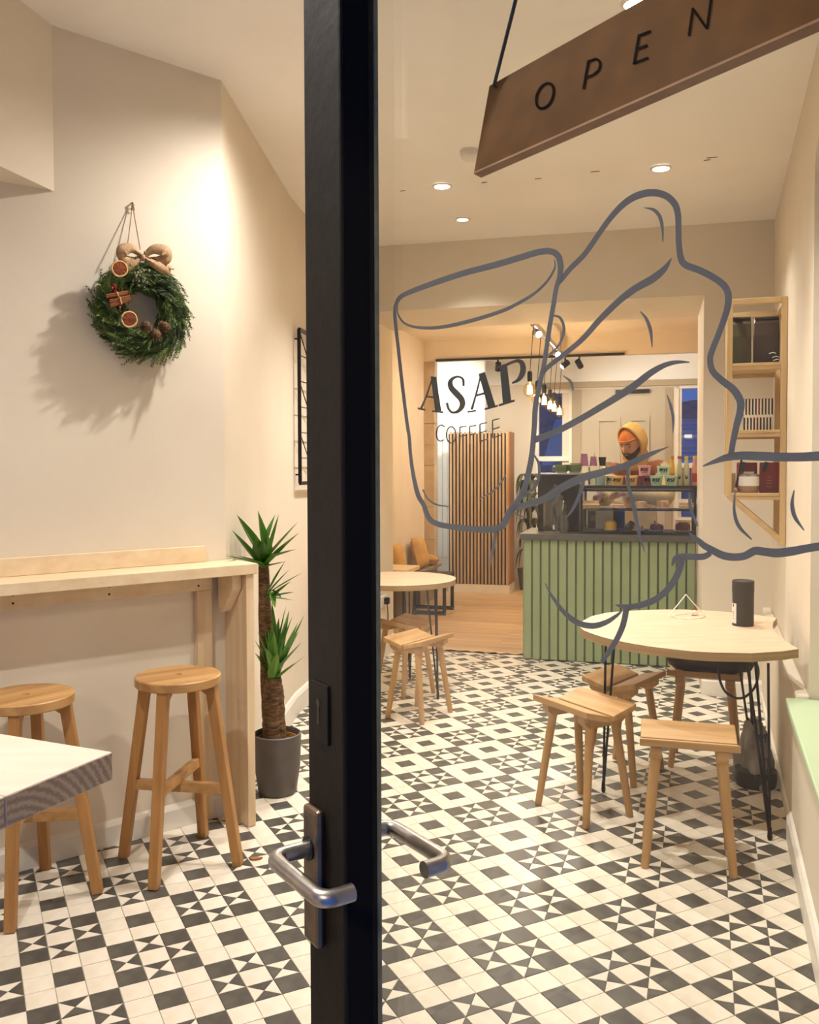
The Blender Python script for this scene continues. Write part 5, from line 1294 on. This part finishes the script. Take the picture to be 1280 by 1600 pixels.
# green mugs on the machine
for px, lab in ((878, 'sage green cup on its saucer, left on the coffee machine'), (898.5, 'sage green cup on its saucer, right on the coffee machine')):
    c = on(px, 1.1, MZ); Kq = 6.75 / F_PX; r = 11 * Kq; h = 12 * Kq
    o = thing('mug', lab, 'cup', c, A, 'green cups on the coffee machine')
    part('saucer', MB().lathe([(0, 0), (r * .7, 0), (r * .92, .006), (r * .91, .008), (0, .004)], n=26), M_CERAM, o, smooth=True)
    part('cup', MB().lathe([(0, .006), (r * .7, .006), (r * .95, h * .4), (r, h + .006), (r * .93, h + .006), (r * .85, h * .4), (0, .012)], n=26), M_MUG, o, smooth=True)
    part('handle', MB().tube([V((-r * .93, 0, h * .85)), V((-r * 1.35, 0, h * .8)), V((-r * 1.45, 0, h * .5)), V((-r * .9, 0, h * .3))], .005, 8), M_MUG, o, smooth=True)
    if px > 890: part('cup_stacked', MB().lathe([(0, h + .008), (r * .6, h + .008), (r * .8, h * 1.3), (r * .74, h * 1.3), (0, h + .012)], n=22), M_CERAM, o, smooth=True, label='small white cup stacked on top')
# water dispenser jar and upturned tumblers
c = on(868, .86, cz); r = .088; h = .33
wj = thing('drinks_dispenser', 'large clear glass drinks dispenser jar on the counter before the coffee machine', 'dispenser', c)
part('jar', MB().lathe([(r * .9, .012), (r, .03), (r, h * .72), (r * .8, h * .84), (r * .52, h * .88), (r * .5, h * .92), (r * .46, h * .92), (r * .48, h * .87), (r * .94, h * .72), (r * .94, .04), (r * .8, .02)], n=28), M_GWARE, wj, smooth=True)
part('lid', MB().lathe([(0, h * .93), (r * .56, h * .93), (r * .58, h * .97), (r * .3, h * 1.0), (r * .12, h * 1.02), (r * .16, h * 1.06), (0, h * 1.09)], n=24), M_GWARE, wj, smooth=True)
part('tap', MB().tube([V((-.02, -r, .055)), V((-.03, -r - .03, .055)), V((-.03, -r - .035, .03))], .009, 10), M_STEEL, wj, smooth=True)
part('foot', MB().lathe([(0, .0005), (r * .95, .0005), (r * .95, .012), (0, .012)], n=24), M_STEEL, wj, smooth=True)
c = on(882, .76, cz)
tg_ = thing('glass_stack', 'stack of upturned clear tumblers on the counter edge', 'glasses', c)
for i in range(3): part('tumbler', MB().lathe([(.034, .001 + i * .026), (.026, .085 + i * .026), (.0245, .085 + i * .026), (.0315, .001 + i * .026)], n=20, cap=False), M_GWARE, tg_, smooth=True)
# cakes inside the case
def plate(px, t, z, r=.055, m_=M_CERAM): return MB().lathe([(0, 0), (r * .6, 0), (r, .006), (r, .008), (0, .004)], on(px, t, z), 22), m_
def cake(name, lab, px, t, z, kind, m_, wpx, hpx, wplate=True):
    c = on(px, t, z); o = thing(name, lab, 'cake', c, A)
    r = wpx * KC / 2; h = hpx * KC; rnd = random.Random(int(px)); b = 0
    if wplate: part('plate', MB().lathe([(0, 0), (r * .8, 0), (r * 1.25, .007), (r * 1.25, .009), (0, .004)], n=24), M_CERAM, o, smooth=True); b = .009
    P = []
    if kind == 'tart':
        part('crust', MB().lathe([(0, b), (r * .88, b)] + [(r * (1 - .1 * (1 - k)), b + h * .7 * k) for k in (.5, 1)] + [(r * .9, b + h * .7), (r * .88, b + h * .55), (0, b + h * .55)], n=26), m_, o, smooth=True)
        mb = MB()
        for i in range(9): a = i * 2.4; mb.ball((r * .6 * math.cos(a) * (i / 9) ** .5, r * .6 * math.sin(a) * (i / 9) ** .5, b + h * .65), r * .22, 8, (1, 1, .7))
        part('topping', mb, M_ICING if m_ is M_PASTRY else M_CAKEB, o, smooth=True)
    elif kind == 'loaf':
        part('cake', MB().lathe([(0, b), (r, b), (r * 1.05, b + h * .5), (r * .95, b + h * .85), (r * .5, b + h), (0, b + h)], n=18), m_, o, smooth=True)
        mb = MB()
        for i in range(12): mb.ball((r * .8 * rnd.uniform(-1, 1), r * .8 * rnd.uniform(-1, 1), b + h * .92), r * .14, 6)
        part('crumble', mb, M_PASTRY if m_ is M_CAKEB else M_CAKEY, o, smooth=True)
    else:
        part('slice', MB().prism([V((-r, -.03, b)), V((r, -.03, b)), V((r, .035, b)), V((-r, .035, b))], (0, 0, h * .45)), m_, o, bevel=.004)
        part('filling', MB().box((0, 0, b + h * .54), (r * 2.02, .066, h * .16)), M_ICING, o, bevel=.003)
        part('top_slice', MB().box((0, 0, b + h * .8), (r * 1.96, .064, h * .34)), m_, o, bevel=.006)
    return o
cake('sandwich', 'golden layered sandwich under a hand at the left end of the middle shelf', 924, .92, cmid, 'slice', M_PASTRY, 26, 13, False)
cake('sandwich', 'small open sandwich before the second hand on the middle shelf', 966, .92, cmid, 'slice', M_PASTRY, 20, 9)
cake('cream_tart', 'golden tart with cream in the centre of the middle shelf', 1002, .95, cmid, 'tart', M_PASTRY, 20, 13)
cake('cream_tart', 'cream topped tart second from right on the middle shelf', 1037, .95, cmid, 'tart', M_PASTRY, 20, 15)
cake('flat_pastry', 'flat golden pastry at the right end of the middle shelf', 1074, .95, cmid, 'slice', M_PASTRY, 24, 8)
zb2 = cz + .017
cake('sponge_cake', 'yellow sponge cake on a plate on the case floor', 955, .9, zb2, 'loaf', M_CAKEY, 18, 14)
cake('iced_bun', 'white iced bun on a plate on the case floor centre', 998, .92, zb2, 'tart', M_PASTRY, 16, 9)
cake('nut_slice', 'brown nut slice on the case floor, second from right', 1027, .92, zb2, 'loaf', M_CAKEB, 20, 9)
cake('chocolate_cake', 'dark brown crumbly cake at the right end of the case floor', 1068, .92, zb2, 'loaf', M_CAKEB, 22, 12)
c = on(915, .9, zb2); tag(part('glass_bowl', MB().lathe([(0, .002), (.02, .002), (.034, .035), (.031, .035), (.018, .006), (0, .006)], c, 20), M_GWARE, smooth=True), 'small clear glass bowl at the left of the case floor', 'bowl')
for px, pz, lab in ((907, 1.035, 'cream price card hanging left below the middle shelf'), (927, 1.03, 'tan price card hanging right below the middle shelf')):
    c = spx(px, 1.15, 0); tag(part('price_card', MB().box(V((c.x, c.y, pz)), (.042, .003, .045), ROTE), M_LABEL if px < 915 else M_TAN), lab, 'card')
c = on(945, 1.1, zb2); tag(part('carton', MB().box(c + V((0, 0, .085)), (.13, .05, .17), ROTE).box(c + V((-.09, 0, .15)), (.06, .04, .02), ROTE), M_CERAM, bevel=.003), 'white carton standing at the back of the case floor behind the yellow cake', 'carton')

# ================================================================== SLATTED PARTITION, PLANT
s0_, s1_, tp0 = -1.575, -.893, 4.07
pn = thing('slatted_partition', 'freestanding partition of oak slats on black felt at the back left', 'partition', st(-1.23, 4.2, 0))
part('core', sbox(MB(), s0_, s1_ - .002, tp0 + .014, tp0 + .34, .001, 1.80), M_SLATBACK, pn, world=True)
part('end_panel', sbox(MB(), s1_ - .0015, s1_ + .016, tp0 + .0, tp0 + .345, .1, 1.815), M_ACAZ, pn, world=True, bevel=.002)
ns = 17; sp0 = (s1_ - s0_) / ns
for i in range(ns): mb = MB(); sbox(mb, s0_ + i * sp0 + .0185, s0_ + (i + 1) * sp0 - .0002, tp0 - .006, tp0 + .0135, .10, 1.82); part('slat', mb, M_SLAT, pn, world=True)
part('base_plinth', sbox(MB(), s0_, s1_ + .02, tp0 - .014, tp0 + .012, .001, .095), M_TRIM, pn, world=True)
part('side_plinth', sbox(MB(), s1_ - .001, s1_ + .02, tp0 + .0125, tp0 + .36, .001, .095), M_TRIM, pn, world=True)
pc = fp(826, 921)
pp = thing('palm', 'dark leafy palm in a brown pot between the slatted partition and the counter', 'plant', pc)
part('pot', MB().lathe([(0, .001), (.10, .001), (.125, .2), (.13, .24), (.12, .24), (.115, .21), (0, .21)], n=28), M_POT, pp, smooth=True)
rnd = random.Random(21); Ky = pc.y / F_PX
part('stem', MB().tube([V((0, 0, .2)), V((.01, 0, .6)), V((-.01, 0, 1.0)), V((.0, 0, 1.25))], [.03, .025, .02, .012], 8), M_BARK, pp, smooth=True)
for i in range(150):
    z0 = rnd.choice((.35, .55, .7, .85, 1.0, 1.15, 1.22)); a = rnd.uniform(0, 2 * math.pi); L = rnd.uniform(.22, .38)
    while (pc + V((L * 1.03 * math.cos(a), L * 1.03 * math.sin(a), 0)) - O0).dot(Eax) < -.85 and L > .05: L -= .02
    if L < .07: continue
    P = [V((0, 0, z0)), V((L * .4 * math.cos(a), L * .4 * math.sin(a), z0 + .12)), V((L * .8 * math.cos(a), L * .8 * math.sin(a), z0 + .07)), V((L * math.cos(a), L * math.sin(a), z0 - .1))]
    Q = [V(p) for p in catmull(P, 4)]; G = []
    for j, p in enumerate(Q):
        w_ = .015 * math.sin(math.pi * min(1, (j + 1.2) / (len(Q) + .3))) ; sd_ = V((-math.sin(a), math.cos(a), 0)) * w_; G += [p - sd_, p + V((0, 0, -.004)), p + sd_]
    part('frond', MB().grid(G, 3, len(Q)), M_LEAFD, pp, smooth=True)

# ================================================================== BENCH CORNER, BACK LEFT
be = thing('bench', 'small dark bench table on black metal loop legs at the back left', 'bench', st(-1.46, 2.67, 0))
part('seat', sbox(MB(), -1.70, -1.235, 2.48, 2.86, .345, .38), M_TROUS, be, world=True, bevel=.004)
for t in (2.50, 2.84):
    for a, b in (((-1.66, .02), (-1.66, .344)), ((-1.255, .02), (-1.255, .344)), ((-1.675, .018), (-1.24, .018))): part('leg', MB().bar(st(a[0], t, a[1]), st(b[0], t, b[1]), .034, .034), M_BMETAL, be, world=True)
bx = thing('bench_plinth', 'grey boxed-in bench along the back left wall under the cushions', 'bench', st(-1.62, 2.9, 0))
part('box', sbox(MB(), -1.765, -1.52, 2.02, 2.44, .002, .34), M_GREYBOX, bx, world=True, bevel=.004); part('box', sbox(MB(), -1.765, -1.60, 2.90, 3.64, .002, .34), M_GREYBOX, bx, world=True, bevel=.004)
part('lid', sbox(MB(), -1.768, -1.515, 2.0, 2.46, .341, .372), M_GREYBOX, bx, world=True, bevel=.003); part('lid', sbox(MB(), -1.768, -1.56, 2.88, 3.66, .341, .372), M_GREYBOX, bx, world=True, bevel=.003)
def cushion(lab, c, rot, sz):
    o = thing('cushion', lab, 'cushion', c, 0, 'mustard cushions on the bench'); mb = MB(); n = 12; G = []
    for sgn in (1, -1):
        G = []
        for j in range(n):
            for i in range(n):
                u, v = i / (n - 1) * 2 - 1, j / (n - 1) * 2 - 1; e = max(abs(u), abs(v)); f = (1 - u ** 4) * (1 - v ** 4); pin = 1 - .10 * (1 - abs(u * v)) * e
                G.append(rot @ V((u * sz / 2 * pin, sgn * .055 * f ** .5, v * sz / 2 * pin)))
        mb.grid(G, n, n)
    part('cover', mb, M_MUSTARD, o, smooth=True); part('seam', MB().tube([rot @ V((sz / 2 * x * .97, 0, sz / 2 * z * .97)) for x, z in ((-1, -1), (0, -.93), (1, -1), (.93, 0), (1, 1), (0, .93), (-1, 1), (-.93, 0))], .004, 6, closed=True), M_MUSTARD, o, smooth=True)
    return o
lean = Matrix.Rotation(R(14), 3, 'X')
rt_ = rotz(A + R(86)) @ Matrix.Rotation(R(-13), 3, 'X')
cushion('plump mustard cushion leaning on the back left wall, nearest the stone jamb', st(-1.66, 3.12, .535), rt_, .33)
cushion('mustard cushion partly cut off by the white pier, leaning on the back left wall', st(-1.66, 2.28, .535), rt_, .33)
cushion('mustard cushion lying low on the grey bench below the little pale table', st(-1.655, 3.44, .428), rotz(A + .1) @ Matrix.Rotation(R(82), 3, 'X'), .21)
tb2 = thing('side_table', 'narrow pale timber side table in front of the mustard cushions', 'side table', st(-1.5, 1.75, 0))
part('table_top', sbox(MB(), -1.74, -1.36, 1.55, 1.98, .50, .535), M_PINE, tb2, world=True, bevel=.004)
for s_ in (-1.70, -1.40):
    for t in (1.58, 1.95): part('leg', MB().bar(st(s_, t, .002), st(s_, t, .499), .022, .022), M_BMETAL, tb2, world=True)
# wall socket on the reveal
so = thing('wall_socket', 'white double wall socket with a black plug on the white pier by the round table', 'socket', st(-1.27, .55, .42))
part('plate', MB().box(st(-1.266, .55, .42), (.009, .146, .086), ROTE), M_CERAM, so, world=True, bevel=.003)
part('plug', MB().box(st(-1.245, .58, .42), (.035, .05, .05), ROTE), M_BLACK, so, world=True, bevel=.006)
part('lead', MB().tube([V(p) for p in catmull([st(-1.245, .58, .4), st(-1.24, .585, .3), st(-1.255, .6, .14)], 5)], .004, 6), M_BLACK, so, world=True, smooth=True)

# ================================================================== PERSON BEHIND THE COUNTER
def skin_mesh(name, verts, edges, radii, root=0, lev=2):
    me = bpy.data.meshes.new(name); me.from_pydata([tuple(v) for v in verts], edges, [])
    o = bpy.data.objects.new(name, me); COL.objects.link(o)
    bm = bmesh.new(); bm.from_mesh(me); L = bm.verts.layers.skin.verify(); bm.verts.ensure_lookup_table()
    for i, v in enumerate(bm.verts):
        r = radii[i]; v[L].radius = (r, r) if not isinstance(r, tuple) else r; v[L].use_root = (i == root)
    bm.to_mesh(me); bm.free()
    q_ = o.modifiers.new('skin', 'SKIN'); q_.branch_smoothing = .6
    q_ = o.modifiers.new('sub', 'SUBSURF'); q_.levels = lev; q_.render_levels = lev
    bpy.context.view_layer.update()
    ev = o.evaluated_get(bpy.context.evaluated_depsgraph_get()); m2 = bpy.data.meshes.new_from_object(ev)
    V_ = [v.co.copy() for v in m2.vertices]; F_ = [list(p.vertices) for p in m2.polygons]
    bpy.data.objects.remove(o); return V_, F_
hd_c = yp(986, 693, 7.22)                               # head centre
PER = V((hd_c.x + .08, hd_c.y + .09, 0))
def P_(px, py, Y): return yp(px, py, Y)
pelv = V((PER.x + .03, PER.y + .06, .93)); chest = V((PER.x + .02, PER.y + .05, 1.27)); neck = V((hd_c.x + .05, hd_c.y + .07, 1.47))
shR = P_(955, 733, 7.34); shL = P_(1035, 728, 7.24)      # image left = his right shoulder
elR = P_(945, 783, 7.12); elL = P_(1044, 781, 6.98)
wrR = P_(939, 772, 6.86); wrL = P_(978, 772, 6.80)
hipR, hipL = pelv + V((-.09, 0, -.05)), pelv + V((.09, 0, -.05))
knR, knL = V((hipR.x - .01, hipR.y - .02, .50)), V((hipL.x + .01, hipL.y - .02, .50))
anR, anL = V((knR.x, knR.y + .03, .09)), V((knL.x, knL.y + .03, .09))
toR, toL = anR + V((-.04, -.17, -.05)), anL + V((.0, -.18, -.05))
verts = [pelv, chest, neck, hd_c + V((.02, .02, -.03)), shR, elR, wrR, shL, elL, wrL, hipR, knR, anR, toR, hipL, knL, anL, toL, pelv.lerp(chest, .5)]
edges = [(0, 18), (18, 1), (1, 2), (2, 3), (1, 4), (4, 5), (5, 6), (1, 7), (7, 8), (8, 9), (0, 10), (10, 11), (11, 12), (12, 13), (0, 14), (14, 15), (15, 16), (16, 17)]
rad = [.13, .135, .058, .07, .06, .044, .028, .06, .044, .028, .085, .06, .042, .032, .085, .06, .042, .032, .12]
BV, BF = skin_mesh('tmp', verts, edges, rad)
body = MB().add(BV, BF)
# head: forward towards the hands, tilted down
fw = V((-.66, -.64, -.40)).normalized(); rt2 = fw.cross(V((0, 0, 1))).normalized(); up2 = rt2.cross(fw)
HR = frame3(rt2, fw, up2)     # local x = his right, y = forward, z = up
def headpt(u, v):
    a, b = u, v     # a azimuth (0 = forward), b elevation
    x, y, z = math.sin(a) * math.cos(b), math.cos(a) * math.cos(b), math.sin(b)
    rx, ry, rz_ = .075, .096, .115
    px_, py_, pz_ = x * rx, y * ry, z * rz_
    if z < 0: px_ *= 1 - .28 * (-z) ** 1.3; py_ = py_ * (1 - .10 * (-z)) + (.012 * -z if y > 0 else .03 * -z)
    f = max(0, y)
    py_ += .026 * math.exp(-(x / .13) ** 2 - ((z + .14) / .16) ** 2) * f            # nose
    py_ -= .012 * (math.exp(-((x - .36) / .17) ** 2 - ((z - .08) / .10) ** 2) + math.exp(-((x + .36) / .17) ** 2 - ((z - .08) / .10) ** 2)) * f   # eye sockets
    py_ += .006 * math.exp(-((z - .26) / .09) ** 2) * f                              # brow
    py_ += .007 * math.exp(-(x / .26) ** 2 - ((z + .48) / .07) ** 2) * f             # lips
    py_ += .012 * math.exp(-(x / .25) ** 2 - ((z + .78) / .16) ** 2) * f             # chin
    return V((px_ * 1.03, py_ * 1.03, pz_ * 1.13))
nu, nv = 48, 30; G = []
for j in range(nv):
    for i in range(nu + 1): G.append(HR @ headpt(2 * math.pi * i / nu - math.pi, -math.pi / 2 + math.pi * j / (nv - 1)) + hd_c)
body.grid(G, nu + 1, nv)
for sx_ in (-1, 1): body.ball(hd_c + HR @ V((sx_ * .074, -.005, -.01)), .03, 10, (.35, .6, 1.0), HR)    # ears
# hands
def hand_mesh(wr_, d, side, up_, curl):
    d = d.normalized(); side = side.normalized(); nrm = up_
    vs = [wr_, wr_ + d * .045, wr_ + d * .085]; es = [(0, 1), (1, 2)]; rs = [.024, (.032), (.034)]
    pv, pf = skin_mesh('tmp', vs, es, [(.026, .017), (.036, .015), (.036, .013)], 0, 2); body.add(pv, pf)
    for k, L in enumerate((.072, .082, .076, .060)):
        b = wr_ + d * .082 + side * (.027 - .018 * k); a1 = b + d * L * .42 - nrm * curl * .006; a2 = a1 + (d * .8 - nrm * curl).normalized() * L * .33; a3 = a2 + (d * .35 - nrm * curl).normalized() * L * .25
        pv, pf = skin_mesh('tmp', [b - d * .02, b, a1, a2, a3], [(0, 1), (1, 2), (2, 3), (3, 4)], [.0095, .0095, .0088, .008, .0066], 0, 1); body.add(pv, pf)
    b = wr_ + d * .03 + side * .026; a1 = b + (d * .7 + side * .6 - nrm * .3).normalized() * .036; a2 = a1 + (d * .9 + side * .1 - nrm * .5).normalized() * .03
    pv, pf = skin_mesh('tmp', [b - side * .01, b, a1, a2], [(0, 1), (1, 2), (2, 3)], [.013, .012, .010, .008], 0, 1); body.add(pv, pf)
hand_mesh(wrR, V((-.35, -.7, -.10)), V((.75, -.4, 0)), V((0, 0, 1)), .8)
hand_mesh(wrL, V((-.85, -.35, -.08)), V((-.1, .8, .5)), V((.0, -.25, .9)), .7)
pe = thing('person', 'person in a mustard hood, orange beanie and cream jacket leaning over the display case', 'person', V((PER.x, PER.y, 0)))
bo = part('body', body, M_SKIN, pe, world=True, smooth=True)
q_ = bo.modifiers.new('remesh', 'REMESH'); q_.mode = 'VOXEL'; q_.voxel_size = .0048; q_.use_smooth_shade = True
q_ = bo.modifiers.new('smooth', 'SMOOTH'); q_.iterations = 2; q_.factor = .4
# face details
def hp3(x, y, z): return hd_c + HR @ V((x, y, z))
for sx_ in (-1, 1):
    part('eye', MB().ball(hp3(sx_ * .030, .0790, .004), .0095, 10, (1.3, .6, .8), HR), M_EYE, pe, world=True, smooth=True)
    part('eyebrow', MB().tube([hp3(sx_ * .014, .0985, .026), hp3(sx_ * .03, .0935, .032), hp3(sx_ * .048, .079, .027)], [.003, .004, .0025], 6), M_BEARD, pe, world=True, smooth=True)
part('mouth', MB().tube([hp3(-.02, .091, -.062), hp3(0, .1005, -.062), hp3(.02, .091, -.062)], [.003, .0052, .003], 8), M_LIP, pe, world=True, smooth=True)
G = []; bmk = MB(); na, nb_ = 33, 10
for j in range(nb_):
    v = -1.22 + .78 * j / (nb_ - 1)
    for i in range(na):
        u = -1.65 + 3.3 * i / (na - 1); vv = v + (.34 * (abs(u) / 1.65) ** 2 if j == nb_ - 1 else .34 * (abs(u) / 1.65) ** 2 * j / (nb_ - 1))
        p = headpt(u, vv); G.append(HR @ (p * 1.065 + V((0, 0, -.002))) + hd_c)
bmk.grid(G, na, nb_)
part('beard', bmk, M_BEARD, pe, world=True, smooth=True, solid=.006)
mb = MB().tube([hp3(-.034, .085, -.058), hp3(-.02, .097, -.048), hp3(0, .1045, -.045), hp3(.02, .097, -.048), hp3(.034, .085, -.058)], [.005, .006, .006, .006, .005], 8); part('moustache', mb, M_BEARD, pe, world=True, smooth=True)
G = []; nb_ = 12
for j in range(nb_):
    v = .36 + (math.pi / 2 - .36) * j / (nb_ - 1)
    for i in range(41):
        u = 2 * math.pi * i / 40 - math.pi; p = headpt(u, v); k = 1.065 + .005 * math.sin(20 * u)
        p = V((p.x * k, p.y * k + 0, .036 + (p.z - .036) * 1.10)); G.append(HR @ p + hd_c)
be_ = part('beanie', MB().grid(G, 41, nb_), M_BEANIE, pe, world=True, smooth=True, solid=.006)
part('beanie_cuff', MB().tube([HR @ (headpt(2 * math.pi * i / 40, .36) * 1.06 + V((0, 0, .004))) + hd_c for i in range(40)], .007, 8, closed=True), M_BEANIE, be_, world=True, smooth=True)
# hood: shell open at the face, then a soft collar down to the shoulders
G = []; nu2, nv2 = 40, 14
for j in range(nv2):
    k = j / (nv2 - 1); y = .022 - .180 * k; rad_ = (1.0 if k < .35 else math.sqrt(max(0, 1 - ((k - .35) / .65) ** 2.2)))
    for i in range(nu2 + 1):
        a = 2 * math.pi * i / nu2; x, z = math.sin(a), math.cos(a)
        zz_ = z * (.150 if z > 0 else .145) + .006; lip = .030 * (z if z > 0 else .3 * z) * (1 - k)
        G.append(HR @ V((x * .094 * rad_ * (1 + .03 * math.sin(3 * a)), y + lip - .006, zz_ * rad_)) + hd_c)
part('hood', MB().grid(G, nu2 + 1, nv2), M_HOOD, pe, world=True, smooth=True, solid=.014)
G = []
b0, b1 = HR @ V((0, -.045, -.085)) + hd_c, neck + V((.01, .02, -.075))
for j in range(7):
    k = j / 6; c = b0.lerp(b1, k); r_ = .082 + .022 * k + .008 * math.sin(k * 9)
    for i in range(nu2 + 1): a = 2 * math.pi * i / nu2; G.append(c + V((r_ * 1.12 * math.cos(a), r_ * .92 * math.sin(a), .006 * math.sin(4 * a))))
part('hood_collar', MB().grid(G, nu2 + 1, 7), M_HOOD, pe, world=True, smooth=True, solid=.012)
# jacket: torso and sleeves, rust yoke over the shoulders
jv = [pelv + V((0, 0, -.16)), pelv.lerp(chest, .5), chest, neck + V((0, 0, -.03)), shR, elR, wrR + (elR - wrR).normalized() * .012, shL, elL, wrL + (elL - wrL).normalized() * .012, shR.lerp(elR, .5), shL.lerp(elL, .5), elR.lerp(wrR, .55), elL.lerp(wrL, .55)]
JV, JF = skin_mesh('tmp', jv, [(0, 1), (1, 2), (2, 3), (2, 4), (4, 10), (10, 5), (5, 12), (12, 6), (2, 7), (7, 11), (11, 8), (8, 13), (13, 9)], [(.17, .14), (.17, .14), (.185, .15), .075, .092, .066, .040, .092, .066, .040, .078, .078, .056, .056])
jm = MB().add(JV, JF); yk = MB()
jk = part('jacket', jm, [M_CREAM, M_RUST], pe, world=True, smooth=True)
offs = pe.location
for p in jk.data.polygons:
    c = p.center + offs
    if c.z > 1.24 and (c - neck).length < .235 + .01 * math.sin(c.z * 60): p.material_index = 1
for wr_, el_ in ((wrR, elR), (wrL, elL)):
    d = (el_ - wr_).normalized(); part('cuff', MB().tube([wr_ + d * .0, wr_ + d * .03], .036, 16), M_CREAM, pe, world=True, smooth=True, bevel=.004)
TVv, TF = skin_mesh('tmp', [pelv + V((0, 0, -.06)), hipR, knR, anR + V((0, 0, .0)), hipL, knL, anL], [(0, 1), (1, 2), (2, 3), (0, 4), (4, 5), (5, 6)], [(.12, .10), .092, .078, .062, .092, .078, .062])
part('trousers', MB().add(TVv, TF), M_TROUS, pe, world=True, smooth=True)
for an, to in ((anR, toR), (anL, toL)):
    d = V(((to - an).x, (to - an).y, 0)).normalized(); c = V((an.x, an.y, 0)) + d * .07
    mb = MB(); P = []; R3 = frame3(V((-d.y, d.x, 0)), d, V((0, 0, 1)))
    for z, k, kl in ((-.010, 1, 1), (.03, 1.02, 1.0), (.06, .9, .9), (.10, .6, .45)):
        for i in range(16): a = 2 * math.pi * i / 16; P.append(c + R3 @ V((.048 * k * math.cos(a), .14 * kl * math.sin(a) - (.0 if kl > .95 else .14 * (1 - kl)), z)))
    mb.grid([P[j * 16 + (k % 16)] for j in range(4) for k in range(17)], 17, 4); mb.add(P[:16], [tuple(range(16))]); mb.add(P[-16:], [tuple(range(16))])
    part('shoe', mb, M_SHOE, pe, world=True, smooth=True)

# ================================================================== OUTSIDE, BEHIND THE REAR WINDOWS
mb = MB(); P = []; rnd = random.Random(2)
for j in range(5):
    for i in range(30): 
        x = -30 + i * 3; top = 10.0 if x < 13 else (7.4 if x < 17 else 6.0); P.append(V((x, 42 + j * 6, -2 + (top + 2) * j / 4 + (.35 * math.sin(i * 1.9)) * (j / 4))))
hl = struct('trim_4', mb.grid(P, 30, 5), M_HILL); hl.name = 'hillside'
def house(lab, c, w_, d_, h_, rh, lit):
    o = thing('house', lab, 'house', c); 
    part('walls', MB().box((0, 0, h_ / 2), (w_, d_, h_)), M_HWALL, o)
    for k in range(9):
        a, b = k / 9, (k + 1) / 9; y0, y1 = -d_ / 2 - .3 + (d_ / 2 + .3) * a, -d_ / 2 - .3 + (d_ / 2 + .3) * b
        part('roof_course', MB().box((0, (y0 + y1) / 2, h_ + rh * (a + b) / 2 + .05), (w_ + .6 - 1.2 * a, y1 - y0 + .06, .10), Matrix.Rotation(math.atan2(rh, d_ / 2) - .22, 3, 'X')), M_ROOF, o)
    part('roof_back', MB().prism([V((-w_ / 2 - .3, 0, h_ + rh)), V((w_ / 2 + .3, 0, h_ + rh)), V((w_ / 2 + .3, d_ / 2, h_)), V((-w_ / 2 - .3, d_ / 2, h_))], (0, 0, .08)), M_ROOF, o)
    for x, z in lit: f = part('window', MB().box((x, -d_ / 2 * (1 - (z - h_) / rh) - .22, z), (.17, .2, .2)), M_LIT, o)
    return o
house('dark house with a coursed roof and a lit window seen through the right rear window', V((7.9, 25.0, -2.0)), 7, 5, 3.45, 1.2, ((-.5, 4.15),))
house('dim house on the slope seen through the left rear window', V((-.2, 34.0, -2.0)), 6, 5, 3.0, 1.8, ())
